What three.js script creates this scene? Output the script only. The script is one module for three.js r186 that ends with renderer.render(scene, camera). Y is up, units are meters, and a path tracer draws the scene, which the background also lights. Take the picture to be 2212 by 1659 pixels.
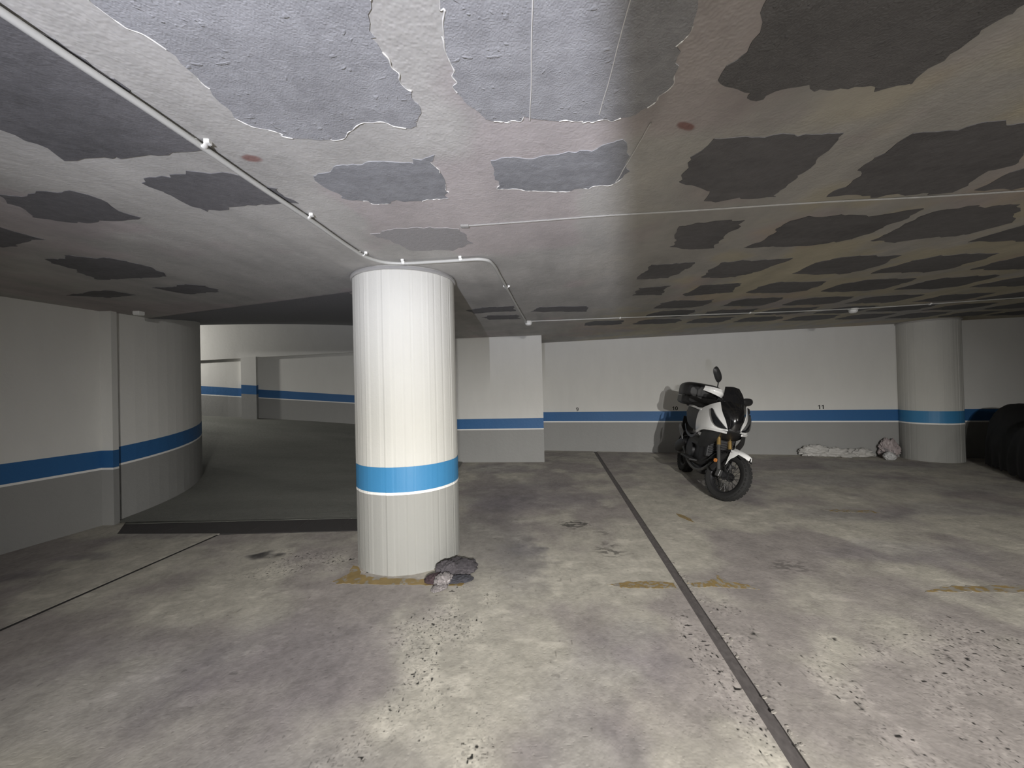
import * as THREE from 'three';
import { mergeGeometries, mergeVertices } from 'three/addons/utils/BufferGeometryUtils.js';
import { RoundedBoxGeometry } from 'three/addons/geometries/RoundedBoxGeometry.js';
import { FontLoader } from 'three/addons/loaders/FontLoader.js';
import { TextGeometry } from 'three/addons/geometries/TextGeometry.js';

// ---------------------------------------------------------------- camera, lights, exposure
const EYE = 1.45, CEIL = 2.429, D2R = Math.PI / 180;
const scene = new THREE.Scene();
scene.background = new THREE.Color(0x000000);
const camera = new THREE.PerspectiveCamera(89.966, 2212 / 1659, 0.05, 60);
camera.position.set(0, EYE, 0);
camera.rotation.order = 'XYZ';
camera.rotation.set(0.45 * D2R, 0, -1.43 * D2R);
const renderer = new THREE.WebGLRenderer({ antialias: true });
renderer.shadowMap.enabled = true;
renderer.toneMapping = THREE.LinearToneMapping;
renderer.toneMappingExposure = 1.0;
// unseen lamps, behind the viewpoint or round a corner; cool and over are added (their bodies are built in lamps())
const LAMPS = {
  key:  { at: [0.45, 2.30, 3.5], aim: [0.65, 0.60, -6.0], cd: 49, color: [1.0, 0.98, 0.945], angle: 47, pen: 1.0 },
  side: { at: [4.90, 2.22, 1.0], aim: [2.6, 0.60, -7.0], cd: 7, color: [1.0, 0.96, 0.90], angle: 58, pen: 1.0 },
  cool: { at: [-0.62, 1.0, 1.9], aim: [-0.05, 2.43, -1.05], cd: 70, color: [0.86, 0.88, 1.0], angle: 45, pen: 1.0, shutter: true },
  over: { at: [1.05, 2.385, 3.4], aim: [1.25, 0.25, -7.2], cd: 184, color: [1.0, 0.975, 0.93], angle: 47, pen: 1.0, hood: true },
  ramp: { at: [-9.6, 2.75, -8.35], aim: [-6.6, 2.2, -9.95], cd: 25, color: [1.0, 0.97, 0.90], angle: 60, pen: 1.0 },
};

// ---------------------------------------------------------------- helpers
function rng(seed) { let s = seed >>> 0 || 1; return () => { s ^= s << 13; s >>>= 0; s ^= s >>> 17; s ^= s << 5; s >>>= 0; return s / 4294967296; }; }
const clamp = (v, a = 0, b = 1) => Math.min(b, Math.max(a, v));
const lerp = (a, b, t) => a + (b - a) * t;
const sstep = (a, b, v) => { const t = clamp((v - a) / (b - a)); return t * t * (3 - 2 * t); };
function hash(x, y, s) { let h = Math.imul(x, 374761393) ^ Math.imul(y, 668265263) ^ Math.imul(s, 974634777); h = Math.imul(h ^ (h >>> 13), 1274126177); return ((h ^ (h >>> 16)) >>> 0) / 4294967296; }
function vnoise(x, y, s, per = 0) {
  const xi = Math.floor(x), yi = Math.floor(y); let fx = x - xi, fy = y - yi;
  fx = fx * fx * (3 - 2 * fx); fy = fy * fy * (3 - 2 * fy);
  const w = per ? (v) => ((v % per) + per) % per : (v) => v;
  const x0 = w(xi), x1 = w(xi + 1), y0 = w(yi), y1 = w(yi + 1);
  const a = hash(x0, y0, s), b = hash(x1, y0, s), c = hash(x0, y1, s), d = hash(x1, y1, s);
  return a + (b - a) * fx + (c - a) * fy + (a - b - c + d) * fx * fy;
}
function fbm(x, y, s, oct = 4, per = 0) { let v = 0, a = 0.5, n = 0; for (let o = 0; o < oct; o++) { v += a * vnoise(x, y, s + o * 17, per); n += a; a *= 0.5; x *= 2; y *= 2; per *= 2; } return v / n; }
const toS = (l) => 255 * (l <= 0.0031308 ? 12.92 * l : 1.055 * Math.pow(l, 1 / 2.4) - 0.055);

// colour map from fn(u, v) -> linear [r,g,b]
function colorTex(w, h, fn, wrap = THREE.MirroredRepeatWrapping) {
  const d = new Uint8Array(w * h * 4), lut = new Uint8Array(4096);
  for (let i = 0; i < 4096; i++) lut[i] = Math.round(toS(i / 4095));
  for (let j = 0, k = 0; j < h; j++) for (let i = 0; i < w; i++, k += 4) {
    const c = fn((i + 0.5) / w, (j + 0.5) / h);
    d[k] = lut[clamp(c[0]) * 4095 | 0]; d[k + 1] = lut[clamp(c[1]) * 4095 | 0]; d[k + 2] = lut[clamp(c[2]) * 4095 | 0]; d[k + 3] = c.length > 3 ? clamp(c[3]) * 255 : 255;
  }
  const t = new THREE.DataTexture(d, w, h, THREE.RGBAFormat); t.colorSpace = THREE.SRGBColorSpace;
  t.magFilter = THREE.LinearFilter; t.minFilter = THREE.LinearFilter; t.wrapS = t.wrapT = wrap; t.needsUpdate = true; return t;
}
function grayTex(w, h, fn, wrap = THREE.RepeatWrapping) {
  const d = new Uint8Array(w * h * 4);
  for (let j = 0, k = 0; j < h; j++) for (let i = 0; i < w; i++, k += 4) { const v = clamp(fn((i + 0.5) / w, (j + 0.5) / h)) * 255; d[k] = d[k + 1] = d[k + 2] = v; d[k + 3] = 255; }
  const t = new THREE.DataTexture(d, w, h, THREE.RGBAFormat); t.magFilter = THREE.LinearFilter; t.minFilter = THREE.LinearFilter; t.wrapS = t.wrapT = wrap; t.needsUpdate = true; return t;
}
function fit(tex, x0, x1, y0, y1) { const t = tex.clone(); t.repeat.set(1 / (x1 - x0), 1 / (y1 - y0)); t.offset.set(-x0 / (x1 - x0), -y0 / (y1 - y0)); t.needsUpdate = true; return t; }  // uv in metres -> one picture
function tile(tex, m) { const t = tex.clone(); t.repeat.set(1 / m, 1 / m); t.needsUpdate = true; return t; }

const used = {};
function numbered(n) { used[n] = (used[n] ?? -1) + 1; return used[n] ? n + '_' + String(used[n]).padStart(3, '0') : n; }
function mesh(name, geo, mat, parent = scene) {
  const m = new THREE.Mesh(geo, mat); m.name = numbered(name); m.castShadow = m.receiveShadow = true; parent.add(m); return m;
}
function group(name, pos = [0, 0, 0], parent = scene) { const g = new THREE.Group(); g.name = numbered(name); g.position.set(...pos); parent.add(g); return g; }
function thing(name, label, category, pos, grp) { const g = group(name, pos); g.userData = { label, category }; if (grp) g.userData.group = grp; return g; }
function structure(name, label) { const g = group(name); g.userData = { kind: 'structure' }; if (label) g.userData.label = label; return g; }
const std = (o) => new THREE.MeshStandardMaterial(o);
const phys = (o) => new THREE.MeshPhysicalMaterial(o);
const lin = (r, g, b) => new THREE.Color().setRGB(r, g, b);
function triGeo(pos, idx, uv) {
  const g = new THREE.BufferGeometry(); g.setAttribute('position', new THREE.Float32BufferAttribute(pos, 3));
  g.setAttribute('uv', new THREE.Float32BufferAttribute(uv ?? new Array(pos.length / 3 * 2).fill(0), 2)); g.setIndex(idx); g.computeVertexNormals(); return g;
}
const clean = (g) => { const o = g.index ? g.toNonIndexed() : g; for (const k of Object.keys(o.attributes)) if (!['position', 'normal', 'uv'].includes(k)) o.deleteAttribute(k); if (!o.attributes.uv) o.setAttribute('uv', new THREE.Float32BufferAttribute(new Array(o.attributes.position.count * 2).fill(0), 2)); return o; };
const join = (...gs) => mergeGeometries(gs.flat().map(clean));
const V3 = (a) => new THREE.Vector3(...a);
function tube(pts, r, seg = 40, rad = 10, closed = false) { return new THREE.TubeGeometry(new THREE.CatmullRomCurve3(pts.map(V3), closed, 'centripetal'), seg, r, rad, closed); }
function rod(a, b, r0, r1 = r0, n = 16) {
  const A = V3(a), B = V3(b), d = B.clone().sub(A), g = new THREE.CylinderGeometry(r1, r0, d.length(), n);
  g.applyQuaternion(new THREE.Quaternion().setFromUnitVectors(new THREE.Vector3(0, 1, 0), d.clone().normalize())); g.translate(...A.add(B).multiplyScalar(0.5).toArray()); return g;
}
function rbox(w, h, d, r, x = 0, y = 0, z = 0, s = 3) { const g = new RoundedBoxGeometry(w, h, d, s, r); g.translate(x, y, z); return g; }

// ---------------------------------------------------------------- shared relief textures
const concreteBump = grayTex(1024, 1024, (u, v) => {            // 2 m tile
  const f = fbm(u * 64, v * 64, 3, 4, 64), g = vnoise(u * 256, v * 256, 9, 256), p = vnoise(u * 160, v * 160, 21, 160);
  return 0.45 + 0.4 * (f - 0.5) + 0.16 * (g - 0.5) - (p > 0.86 ? 0.25 * (p - 0.86) / 0.14 : 0);
});
const plasterBump = grayTex(512, 512, (u, v) => 0.5 + 0.6 * (fbm(u * 24, v * 24, 5, 5, 24) - 0.5) + 0.2 * (vnoise(u * 128, v * 128, 2, 128) - 0.5));
const roughBump = grayTex(1024, 1024, (u, v) => {               // stippled, torn concrete, 1 m tile
  const warp = fbm(u * 12, v * 12, 31, 3, 12), a = vnoise(u * 64 + warp * 5, v * 64 + warp * 4, 33), b = vnoise(u * 200, v * 200, 35, 200), c = fbm(u * 20, v * 20, 37, 4, 20);
  const lumps = sstep(0.66, 0.9, a) * sstep(0.5, 0.7, c);
  return 0.4 + 0.5 * lumps + 0.25 * (b - 0.5) + 0.3 * (c - 0.5);
});
const wallDirt = colorTex(1024, 512, (u, v) => { const a = fbm(u * 8, v * 4, 41, 5), b = fbm(u * 60, v * 8, 43, 3); const k = 0.95 + 0.08 * (a - 0.5) + 0.05 * (b - 0.5); return [k, k, k * 0.99]; });

// ---------------------------------------------------------------- paints
function paint(r, g, b, rough = 0.75, bump = 0.003) { return std({ color: lin(r, g, b), roughness: rough, map: fit(wallDirt, 0, 7, 0, 3.5), bumpMap: tile(plasterBump, 0.9), bumpScale: bump }); }
const M = {
  white: paint(0.72, 0.715, 0.695, 0.75, 0.0015), grey: paint(0.30, 0.30, 0.295, 0.6), blue: paint(0.026, 0.125, 0.32, 0.55), line: paint(0.86, 0.86, 0.84),
  columnWhite: paint(0.60, 0.595, 0.565, 0.95, 0.0015), columnGrey: paint(0.33, 0.33, 0.315, 0.9, 0.0015), columnBlue: paint(0.05, 0.23, 0.46, 0.5, 0.001),
  pipe: std({ color: lin(0.44, 0.44, 0.42), roughness: 0.45 }), plaster: std({ color: lin(0.48, 0.47, 0.45), roughness: 0.8, bumpMap: tile(plasterBump, 0.4), bumpScale: 0.004 }),
  plastic: std({ color: lin(0.78, 0.78, 0.76), roughness: 0.4 }),
};

// ---------------------------------------------------------------- ramp height fields
function rampFloor(x, z) { const X = x / EYE, Z = -z / EYE; return Math.max(0, EYE * (Z - 2.9) * Math.max(0, 0.0147 + 0.0347 * (-X - 1))); }
const alcoveZ = (x) => -9.72 - 0.254 * (x + 7.79);                                  // far wall of the ramp
const kinkZ = (x) => -3.81 + 0.354 * (x + 1.59);                                     // where the flat slab ends above the ramp
function rampCeil(x, z) { const t = clamp((kinkZ(x) - z) / (kinkZ(x) - alcoveZ(x)), -0.2, 1.3); return CEIL + t * (lerp(3.333, 3.257, (x + 7.79) / 3.4) - CEIL); }

// ---------------------------------------------------------------- wall builder: a run of wall seen from its right-hand side of travel, split into painted zones
// pts: [x, z] along the foot of the wall; lo/hi: height functions (x, z) => y for each zone
function runGeo(pts, lo, hi, t) {
  const P = [], I = [], U = []; let s = 0;
  const off = pts.map((p, i) => {
    const nrm = (a, b) => { const dx = b[0] - a[0], dz = b[1] - a[1], l = Math.hypot(dx, dz); return [dz / l, -dx / l]; };
    const n1 = i > 0 ? nrm(pts[i - 1], p) : null, n2 = i < pts.length - 1 ? nrm(p, pts[i + 1]) : null;
    if (!n1 || !n2) return n1 ?? n2;
    const m = [n1[0] + n2[0], n1[1] + n2[1]], k = 2 / (m[0] * m[0] + m[1] * m[1]); return [m[0] * k, m[1] * k];
  });
  const quad = (a, b, c, d, ua, ub, uc, ud) => { const k = P.length / 3; P.push(...a, ...b, ...c, ...d); U.push(...ua, ...ub, ...uc, ...ud); I.push(k, k + 1, k + 2, k, k + 2, k + 3); };
  for (let i = 0; i + 1 < pts.length; i++) {
    const [x0, z0] = pts[i], [x1, z1] = pts[i + 1], L = Math.hypot(x1 - x0, z1 - z0);
    const b0 = [x0 + off[i][0] * t, z0 + off[i][1] * t], b1 = [x1 + off[i + 1][0] * t, z1 + off[i + 1][1] * t];
    const l0 = lo(x0, z0), l1 = lo(x1, z1), h0 = hi(x0, z0), h1 = hi(x1, z1);
    const f = [[x0, l0, z0], [x1, l1, z1], [x1, h1, z1], [x0, h0, z0]], r = [[b0[0], l0, b0[1]], [b1[0], l1, b1[1]], [b1[0], h1, b1[1]], [b0[0], h0, b0[1]]];
    const u = [[s, l0], [s + L, l1], [s + L, h1], [s, h0]];
    quad(f[0], f[1], f[2], f[3], ...u); quad(r[1], r[0], r[3], r[2], u[1], u[0], u[3], u[2]);
    quad(f[3], f[2], r[2], r[3], u[3], u[2], u[2], u[3]); quad(f[1], f[0], r[0], r[1], u[1], u[0], u[0], u[1]);
    if (i === 0) quad(r[0], f[0], f[3], r[3], u[0], u[0], u[3], u[3]);
    if (i + 2 === pts.length) quad(f[1], r[1], r[2], f[2], u[1], u[1], u[2], u[2]);
    s += L;
  }
  return triGeo(P, I, U);
}
function wallRun(name, pts, t, heights, foot = () => 0, top = () => CEIL + 0.05, label) {
  const w = structure(name, label), [a, b, c] = heights, z = [-0.25, a, b, c];
  const at = (k) => (x, y) => foot(x, y) + z[k];
  mesh('lower_wall', runGeo(pts, at(0), at(1), t), M.grey, w); mesh('white_line', runGeo(pts, at(1), at(2), t), M.line, w);
  mesh('blue_band', runGeo(pts, at(2), at(3), t), M.blue, w); mesh('upper_wall', runGeo(pts, at(3), top, t), M.white, w);
  return w;
}
const HB = [0.635, 0.66, 0.865], HL = [0.627, 0.65, 0.845];
const backZ = (x) => -8.68 + 0.262 * (x - 0.7);
const leftX = (z) => -4.82 - 0.115 * (z + 3.6);

// travel so that the room lies to the left of the direction of travel
wallRun('wall_back', [[0.3, backZ(0.3)], [10.4, backZ(10.4)]], 0.25, HB);
wallRun('wall_right', [[10.3, -6.6], [10.3, 14.2]], 0.25, HB);
wallRun('wall_front', [[10.5, 14.0], [-7.2, 14.0]], 0.25, HB);
wallRun('wall_left', [[-6.6, 14.2], [-5.1, -2.2], [-4.665, -4.40]], 0.25, HL);
wallRun('wall_block', [[-1.95, -9.4], [-1.95, -7.63], [0.585, -7.35], [0.66, -8.9]], 0.2, HL);
{
  const arc = []; for (let a = -15; a <= 150; a += 4) arc.push([-6.6 + 2.05 * Math.cos(a * D2R), -4.9 - 2.05 * Math.sin(a * D2R)]);
  wallRun('wall_ramp_inner', arc, 0.25, HL, rampFloor, (x, z) => rampCeil(x, z) + 0.08);
  wallRun('wall_pilaster', [[-4.75, -4.36], [-4.54, -4.36], [-4.545, -4.43]], 0.06, HL);
  const aw = [[-11.5, alcoveZ(-11.5)], [-2.7, alcoveZ(-2.7)]], ledge = (x) => 2.313 + 0.056 * (x + 7.79);
  const al = wallRun('wall_ramp_outer', [...aw, [-1.9, -9.0]], 0.25, HB, rampFloor, (x, z) => rampCeil(x, z) + 0.1);
  const fwd = (p, k) => [p[0] + 0.246 * k, p[1] + 0.969 * k];
  mesh('wall_beam', runGeo(aw.map((p) => fwd(p, 0.10)), (x) => ledge(x), (x, z) => rampCeil(x, z) + 0.05, 0.12), M.white, al);
  const pier = [[-6.95, alcoveZ(-6.95)], [-6.62, alcoveZ(-6.62)]].map((p) => fwd(p, 0.12));
  const pr = [[pier[0][0] - 0.03, pier[0][1] - 0.14], pier[0], pier[1], [pier[1][0] - 0.03, pier[1][1] - 0.14]];
  const py = (k) => (x, z) => rampFloor(x, z) + k;
  const g = group('wall_pier', [0, 0, 0], al);
  mesh('lower_wall', runGeo(pr, py(-0.2), py(0.635), 0.04), M.grey, g); mesh('blue_band', runGeo(pr, py(0.635), py(0.865), 0.04), M.blue, g); mesh('upper_wall', runGeo(pr, py(0.865), (x) => ledge(x) + 0.02, 0.04), M.white, g);
}
// ---------------------------------------------------------------- bay numbers on the back wall
{
  const font = await new FontLoader().loadAsync('fonts/droid/droid_sans_bold.typeface.json');
  const wall = scene.getObjectByName('wall_back'), ink = std({ color: lin(0.012, 0.012, 0.012), roughness: 0.7 });
  for (const [txt, x] of [['9', 1.43], ['10', 3.37], ['11', 5.87]]) {
    const g = new TextGeometry(txt, { font, size: 0.078, depth: 0.004, curveSegments: 6 }); g.computeBoundingBox(); g.translate(-(g.boundingBox.max.x + g.boundingBox.min.x) / 2, 0, -0.002);
    const m = mesh('bay_number', g, ink, wall); m.position.set(x, 0.885, backZ(x)); m.rotation.y = -Math.atan(0.262); m.userData.label = 'black stencilled bay number ' + txt;
  }
}

// ---------------------------------------------------------------- floor
const jointL = (z) => -3.065 - 0.119 * (z + 3.92), jointR = (z) => 1.03 - 0.105 * (z + 1.3);
{
  const floor = structure('floor');
  const blob = (x, z, cx, cz, rx, rz) => { const d = Math.hypot((x - cx) / rx, (z - cz) / rz); return 1 - sstep(0.35, 1, d); };
  // worn concrete: colour from stains, darker areas, dusting, exposed aggregate
  function concrete(x, z, o) {
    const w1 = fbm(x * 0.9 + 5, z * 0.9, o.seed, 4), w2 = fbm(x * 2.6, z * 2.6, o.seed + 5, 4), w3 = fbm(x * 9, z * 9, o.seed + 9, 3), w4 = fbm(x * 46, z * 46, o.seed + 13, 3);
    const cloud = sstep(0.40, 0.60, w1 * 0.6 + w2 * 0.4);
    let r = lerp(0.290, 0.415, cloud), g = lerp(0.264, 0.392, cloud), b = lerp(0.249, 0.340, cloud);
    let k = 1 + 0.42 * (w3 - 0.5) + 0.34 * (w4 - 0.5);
    // pale scuffs
    const sc = sstep(0.60, 0.74, fbm(x * 7 + 3, z * 12, o.seed + 21, 4)) * sstep(0.45, 0.6, w2); k += 0.22 * sc;
    // exposed aggregate: pale grains with dark pits
    let ag = 0; for (const a of o.aggregate) ag = Math.max(ag, blob(x, z, ...a)); ag *= sstep(0.34, 0.56, fbm(x * 6, z * 6, o.seed + 31, 4)) * 1.25;
    if (ag > 0.02) {
      const pit = vnoise(x * 120, z * 120, o.seed + 41), gr = fbm(x * 70, z * 70, o.seed + 43, 2), pt2 = vnoise(x * 62, z * 62, o.seed + 47);
      k += ag * (0.10 + 0.5 * (gr - 0.42)); if (pit > 0.80) k -= ag * 0.9 * (pit - 0.80) / 0.2; if (pt2 > 0.86) k -= ag * 1.9 * (pt2 - 0.86) / 0.14;
    }
    // stains and broad darker areas
    for (const [cx, cz, rx, rz, d] of o.stainsAndDarkAreas) { const s = blob(x + (w3 - 0.5) * 0.25, z + (w2 - 0.5) * 0.3, cx, cz, rx, rz); if (s > 0) { k *= 1 - d * s; b *= 1 + 0.06 * s; } }
    for (const [cx, cz, rx, rz, d] of o.speckles) { const s = blob(x, z, cx, cz, rx, rz); if (s > 0) k *= 1 - d * s * sstep(0.48, 0.62, fbm(x * 22, z * 40, o.seed + 51, 3)); }
    const fl = vnoise(x * 30, z * 30, o.seed + 61); if (fl > 0.955) k *= 0.72;
    k = Math.max(0.06, k); return [r * k, g * k, b * k];
  }
  function slab(pts, tex, x0, x1, z0, z1, name = 'concrete_slab') {
    const s = new THREE.Shape(pts.map(([x, z]) => new THREE.Vector2(x, -z)));
    const g = new THREE.ExtrudeGeometry(s, { depth: 0.16, bevelEnabled: true, bevelSize: 0.0008, bevelThickness: 0.0008, bevelSegments: 1, bevelOffset: -0.0008 });
    g.rotateX(-Math.PI / 2); g.translate(0, -0.1608, 0);
    const p = g.attributes.position, uv = g.attributes.uv; for (let i = 0; i < p.count; i++) uv.setXY(i, p.getX(i), -p.getZ(i));
    mesh(name, g, std({ map: fit(tex, x0, x1, -z1, -z0), roughness: 0.72, bumpMap: tile(concreteBump, 2), bumpScale: 0.0035 }), floor);
  }
  const mid = { seed: 101, aggregate: [[-0.42, -2.35, 0.28, 0.75], [-0.50, -1.85, 0.22, 0.55], [-0.62, -2.3, 0.22, 0.25], [-0.3, -2.65, 0.25, 0.2], [-0.60, -1.45, 0.3, 0.3], [-0.18, -1.45, 0.12, 0.4], [-1.9, -3.3, 0.75, 0.4], [-1.2, -3.2, 0.3, 0.25], [0.98, -1.9, 0.14, 1.0]],
    stainsAndDarkAreas: [[0.05, -3.25, 0.30, 0.75, 0.30], [0.1, -3.45, 0.2, 0.2, 0.2], [-0.30, -3.9, 0.60, 1.1, 0.34], [-0.25, -5.2, 0.7, 0.9, 0.25], [0.3, -4.9, 1.2, 0.5, 0.14], [0.25, -1.45, 0.35, 0.7, 0.16], [-1.3, -1.9, 0.9, 0.8, 0.15], [-0.9, -1.3, 0.9, 0.4, 0.12], [0.55, -2.1, 0.4, 0.35, 0.10], [-2.2, -2.0, 0.9, 0.6, 0.08],  // among the stains, broad darker areas right of the round column
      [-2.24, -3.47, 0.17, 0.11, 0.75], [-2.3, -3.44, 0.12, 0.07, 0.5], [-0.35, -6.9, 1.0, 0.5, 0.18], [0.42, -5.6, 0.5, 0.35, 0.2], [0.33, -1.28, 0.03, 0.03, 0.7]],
    speckles: [[0.62, -4.02, 0.24, 0.2, 0.75], [0.86, -3.8, 0.15, 0.12, 0.5], [0.82, -3.38, 0.17, 0.22, 0.6]] };
  const right = { seed: 211, aggregate: [[1.75, -1.75, 0.8, 0.7], [2.5, -2.0, 0.6, 0.45], [3.0, -1.7, 0.9, 0.7], [1.25, -2.3, 0.3, 0.5], [2.2, -1.3, 1.0, 0.4]],
    stainsAndDarkAreas: [[3.6, -4.1, 0.8, 0.35, 0.25], [4.9, -4.2, 1.2, 0.35, 0.2], [2.9, -5.3, 0.5, 0.9, 0.2], [4.5, -5.6, 1.6, 0.5, 0.15], [6, -4.9, 1.2, 0.4, 0.2], [6.0, -6.4, 2.0, 0.5, 0.2], [3.2, -3.2, 0.9, 0.3, 0.1]], speckles: [[2.2, -2.0, 0.05, 0.03, 0.55], [2.15, -3.0, 0.25, 0.15, 0.4]] };
  const left = { seed: 307, aggregate: [], stainsAndDarkAreas: [[-3.9, -3.5, 0.35, 0.1, 0.3], [-4.1, -3.2, 0.3, 0.1, 0.3], [-3.7, -4.0, 0.7, 0.18, 0.3]], speckles: [] };
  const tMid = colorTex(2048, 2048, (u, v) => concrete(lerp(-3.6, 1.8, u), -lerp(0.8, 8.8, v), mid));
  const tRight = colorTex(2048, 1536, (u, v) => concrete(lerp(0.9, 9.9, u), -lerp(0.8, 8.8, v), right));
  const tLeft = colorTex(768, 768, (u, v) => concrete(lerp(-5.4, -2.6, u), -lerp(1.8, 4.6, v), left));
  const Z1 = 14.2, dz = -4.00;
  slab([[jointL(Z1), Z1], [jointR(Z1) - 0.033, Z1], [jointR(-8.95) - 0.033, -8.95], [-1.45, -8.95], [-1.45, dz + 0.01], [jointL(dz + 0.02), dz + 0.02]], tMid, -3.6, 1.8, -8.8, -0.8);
  slab([[jointR(Z1) + 0.033, Z1], [10.6, Z1], [10.6, -8.95], [jointR(-8.95) + 0.033, -8.95]], tRight, 0.9, 9.9, -8.8, -0.8);
  slab([[-7.4, Z1], [jointL(Z1) - 0.033, Z1], [jointL(-4.02) - 0.033, -4.02], [-4.22, -4.08], [-4.50, -4.45], [-7.4, -4.45]], tLeft, -5.4, -2.6, -4.6, -1.8);
  // joint fillers, recessed
  const fillTex = colorTex(256, 1024, (u, v) => { const k = 0.7 + 0.7 * fbm(u * 4, v * 40, 71, 4); return [0.095 * k, 0.085 * k, 0.083 * k]; });
  {
    const P = [], I = [], U = [], N = 120, R = rng(5);
    for (let i = 0; i <= N; i++) { const z = lerp(1.5, -8.7, i / N), x = jointR(z), a = 0.030 + 0.008 * R(), b = 0.030 + 0.008 * R(), y = -0.007 - 0.004 * R(); P.push(x - a, y, z, x, y + 0.003, z, x + b, y, z); U.push(0, i / 12, 0.5, i / 12, 1, i / 12); if (i) { const k = 3 * i; I.push(k - 3, k - 2, k, k - 2, k + 1, k, k - 2, k - 1, k + 1, k - 1, k + 2, k + 1); } }
    mesh('joint_filler', triGeo(P, I, U), std({ map: fillTex, roughness: 0.75, side: THREE.DoubleSide }), floor);
    const Q = [], QI = []; for (let i = 0; i <= 60; i++) { const z = lerp(3, -3.98, i / 60), x = jointL(z); Q.push(x - 0.038, -0.0010, z, x + 0.004, -0.0010, z); if (i) { const k = 2 * i; QI.push(k - 2, k - 1, k, k - 1, k + 1, k); } }
    mesh('joint_filler', triGeo(Q, QI), std({ color: lin(0.018, 0.016, 0.016), roughness: 0.9, side: THREE.DoubleSide }), floor);
    // chipped lips along the joint: pale crumbled edge
    const chips = []; for (let i = 0; i < 46; i++) { const z = lerp(-1.35, -3.2, R()), s = 0.003 + 0.007 * R(), g = new THREE.DodecahedronGeometry(s, 0); g.scale(1, 0.35, 1.6); g.rotateY(R() * 3); g.translate(jointR(z) + 0.036 + 0.05 * R() * R(), 0.0015, z); chips.push(g); }
    const c = mesh('concrete_crumbs', join(chips), std({ color: lin(0.27, 0.25, 0.225), roughness: 0.9 }), floor); c.userData.kind = 'stuff';
  }
  mesh('base_layer', (() => { const g = new THREE.BoxGeometry(18.2, 0.1, 23.4); g.translate(1.7, -0.215, 2.6); return g; })(), std({ color: lin(0.03, 0.028, 0.027), roughness: 0.95 }), floor);

  // worn ochre parking lines: ragged thin paint
  const ochre = (seed, wear) => std({ color: 0xffffff, map: colorTex(256, 64, (u, v) => { const k = 0.75 + 0.5 * fbm(u * 18, v * 6, seed, 4); const m = fbm(u * 30, v * 8, seed + 3, 4); const w = sstep(wear, wear + 0.12, m); return [lerp(0.27, 0.26, w) * k, lerp(0.25, 0.185, w) * k, lerp(0.215, 0.075, w) * k]; }), roughness: 0.7 });
  function ragged(pts, seed, jit, mat) {
    const R = rng(seed), out = [];
    pts.forEach((p, i) => { const q = pts[(i + 1) % pts.length], L = Math.hypot(q[0] - p[0], q[1] - p[1]), n = Math.max(1, Math.round(L / 0.025)); for (let k = 0; k < n; k++) { const t = k / n; out.push(new THREE.Vector2(lerp(p[0], q[0], t) + (R() - 0.5) * jit, -lerp(p[1], q[1], t) + (R() - 0.5) * jit)); } });
    const g = new THREE.ExtrudeGeometry(new THREE.Shape(out), { depth: 0.0012, bevelEnabled: false }); g.rotateX(-Math.PI / 2);
    g.computeBoundingBox(); const b = g.boundingBox, p = g.attributes.position; for (let i = 0; i < p.count; i++) g.attributes.uv.setXY(i, (p.getX(i) - b.min.x) / (b.max.x - b.min.x), (p.getZ(i) - b.min.z) / (b.max.z - b.min.z));
    mesh('painted_line', g, mat, floor);
  }
  ragged([[-1.40, -2.95], [-1.36, -2.91], [-0.72, -2.86], [-0.40, -2.83], [-0.38, -2.90], [-0.85, -2.965], [-1.1, -2.985], [-1.23, -3.05], [-1.30, -3.18], [-1.36, -3.2], [-1.33, -3.05]], 3, 0.014, ochre(81, 0.34));
  ragged([[0.66, -2.80], [0.75, -2.75], [1.12, -2.725], [1.14, -2.80], [0.98, -2.83], [0.8, -2.83]], 5, 0.014, ochre(83, 0.36));
  ragged([[1.24, -2.80], [1.24, -2.745], [1.45, -2.72], [1.68, -2.68], [1.63, -2.76], [1.52, -2.81], [1.51, -2.90], [1.46, -2.84], [1.36, -2.80]], 7, 0.022, ochre(85, 0.44));
  ragged([[2.75, -2.60], [2.95, -2.59], [3.4, -2.56], [3.9, -2.50], [3.9, -2.60], [3.4, -2.65], [3.0, -2.67], [2.88, -2.64]], 9, 0.022, ochre(87, 0.45));
  ragged([[1.79, -4.28], [1.83, -4.24], [1.86, -4.1], [1.855, -3.99], [1.81, -4.06], [1.77, -4.2]], 11, 0.012, ochre(89, 0.3));
  ragged([[3.4, -4.3], [3.9, -4.22], [3.95, -4.12], [3.5, -4.2]], 13, 0.05, ochre(91, 0.52));

  // ramp
  const rampTex = colorTex(1024, 1024, (u, v) => { const x = u * 9, z = v * 8, k = 0.8 + 0.5 * fbm(x * 1.2, z * 3, 401, 5) + 0.2 * (fbm(x * 20, z * 30, 405, 3) - 0.5); return [0.155 * k, 0.158 * k, 0.142 * k]; });
  const P = [], I = [], U = [], nx = 48, nz = 36, x0 = -11.5, x1 = -1.0;
  const zA = -4.41, row = (x, t) => lerp(zA, alcoveZ(x) - 0.15, t);
  for (let j = 0; j <= nz; j++) for (let i = 0; i <= nx; i++) { const x = lerp(x0, x1, i / nx), z = row(x, j / nz); P.push(x, rampFloor(x, z) + (j ? 0 : -0.002), z); U.push(x, -z); }
  for (let j = 0; j < nz; j++) for (let i = 0; i < nx; i++) { const a = j * (nx + 1) + i, b = a + nx + 1; I.push(a, a + 1, b + 1, a, b + 1, b); }
  const g = triGeo(P, I, U), skirt = new THREE.BoxGeometry(10.5, 0.16, 0.05); skirt.translate(-6.25, -0.085, zA - 0.025);
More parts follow.
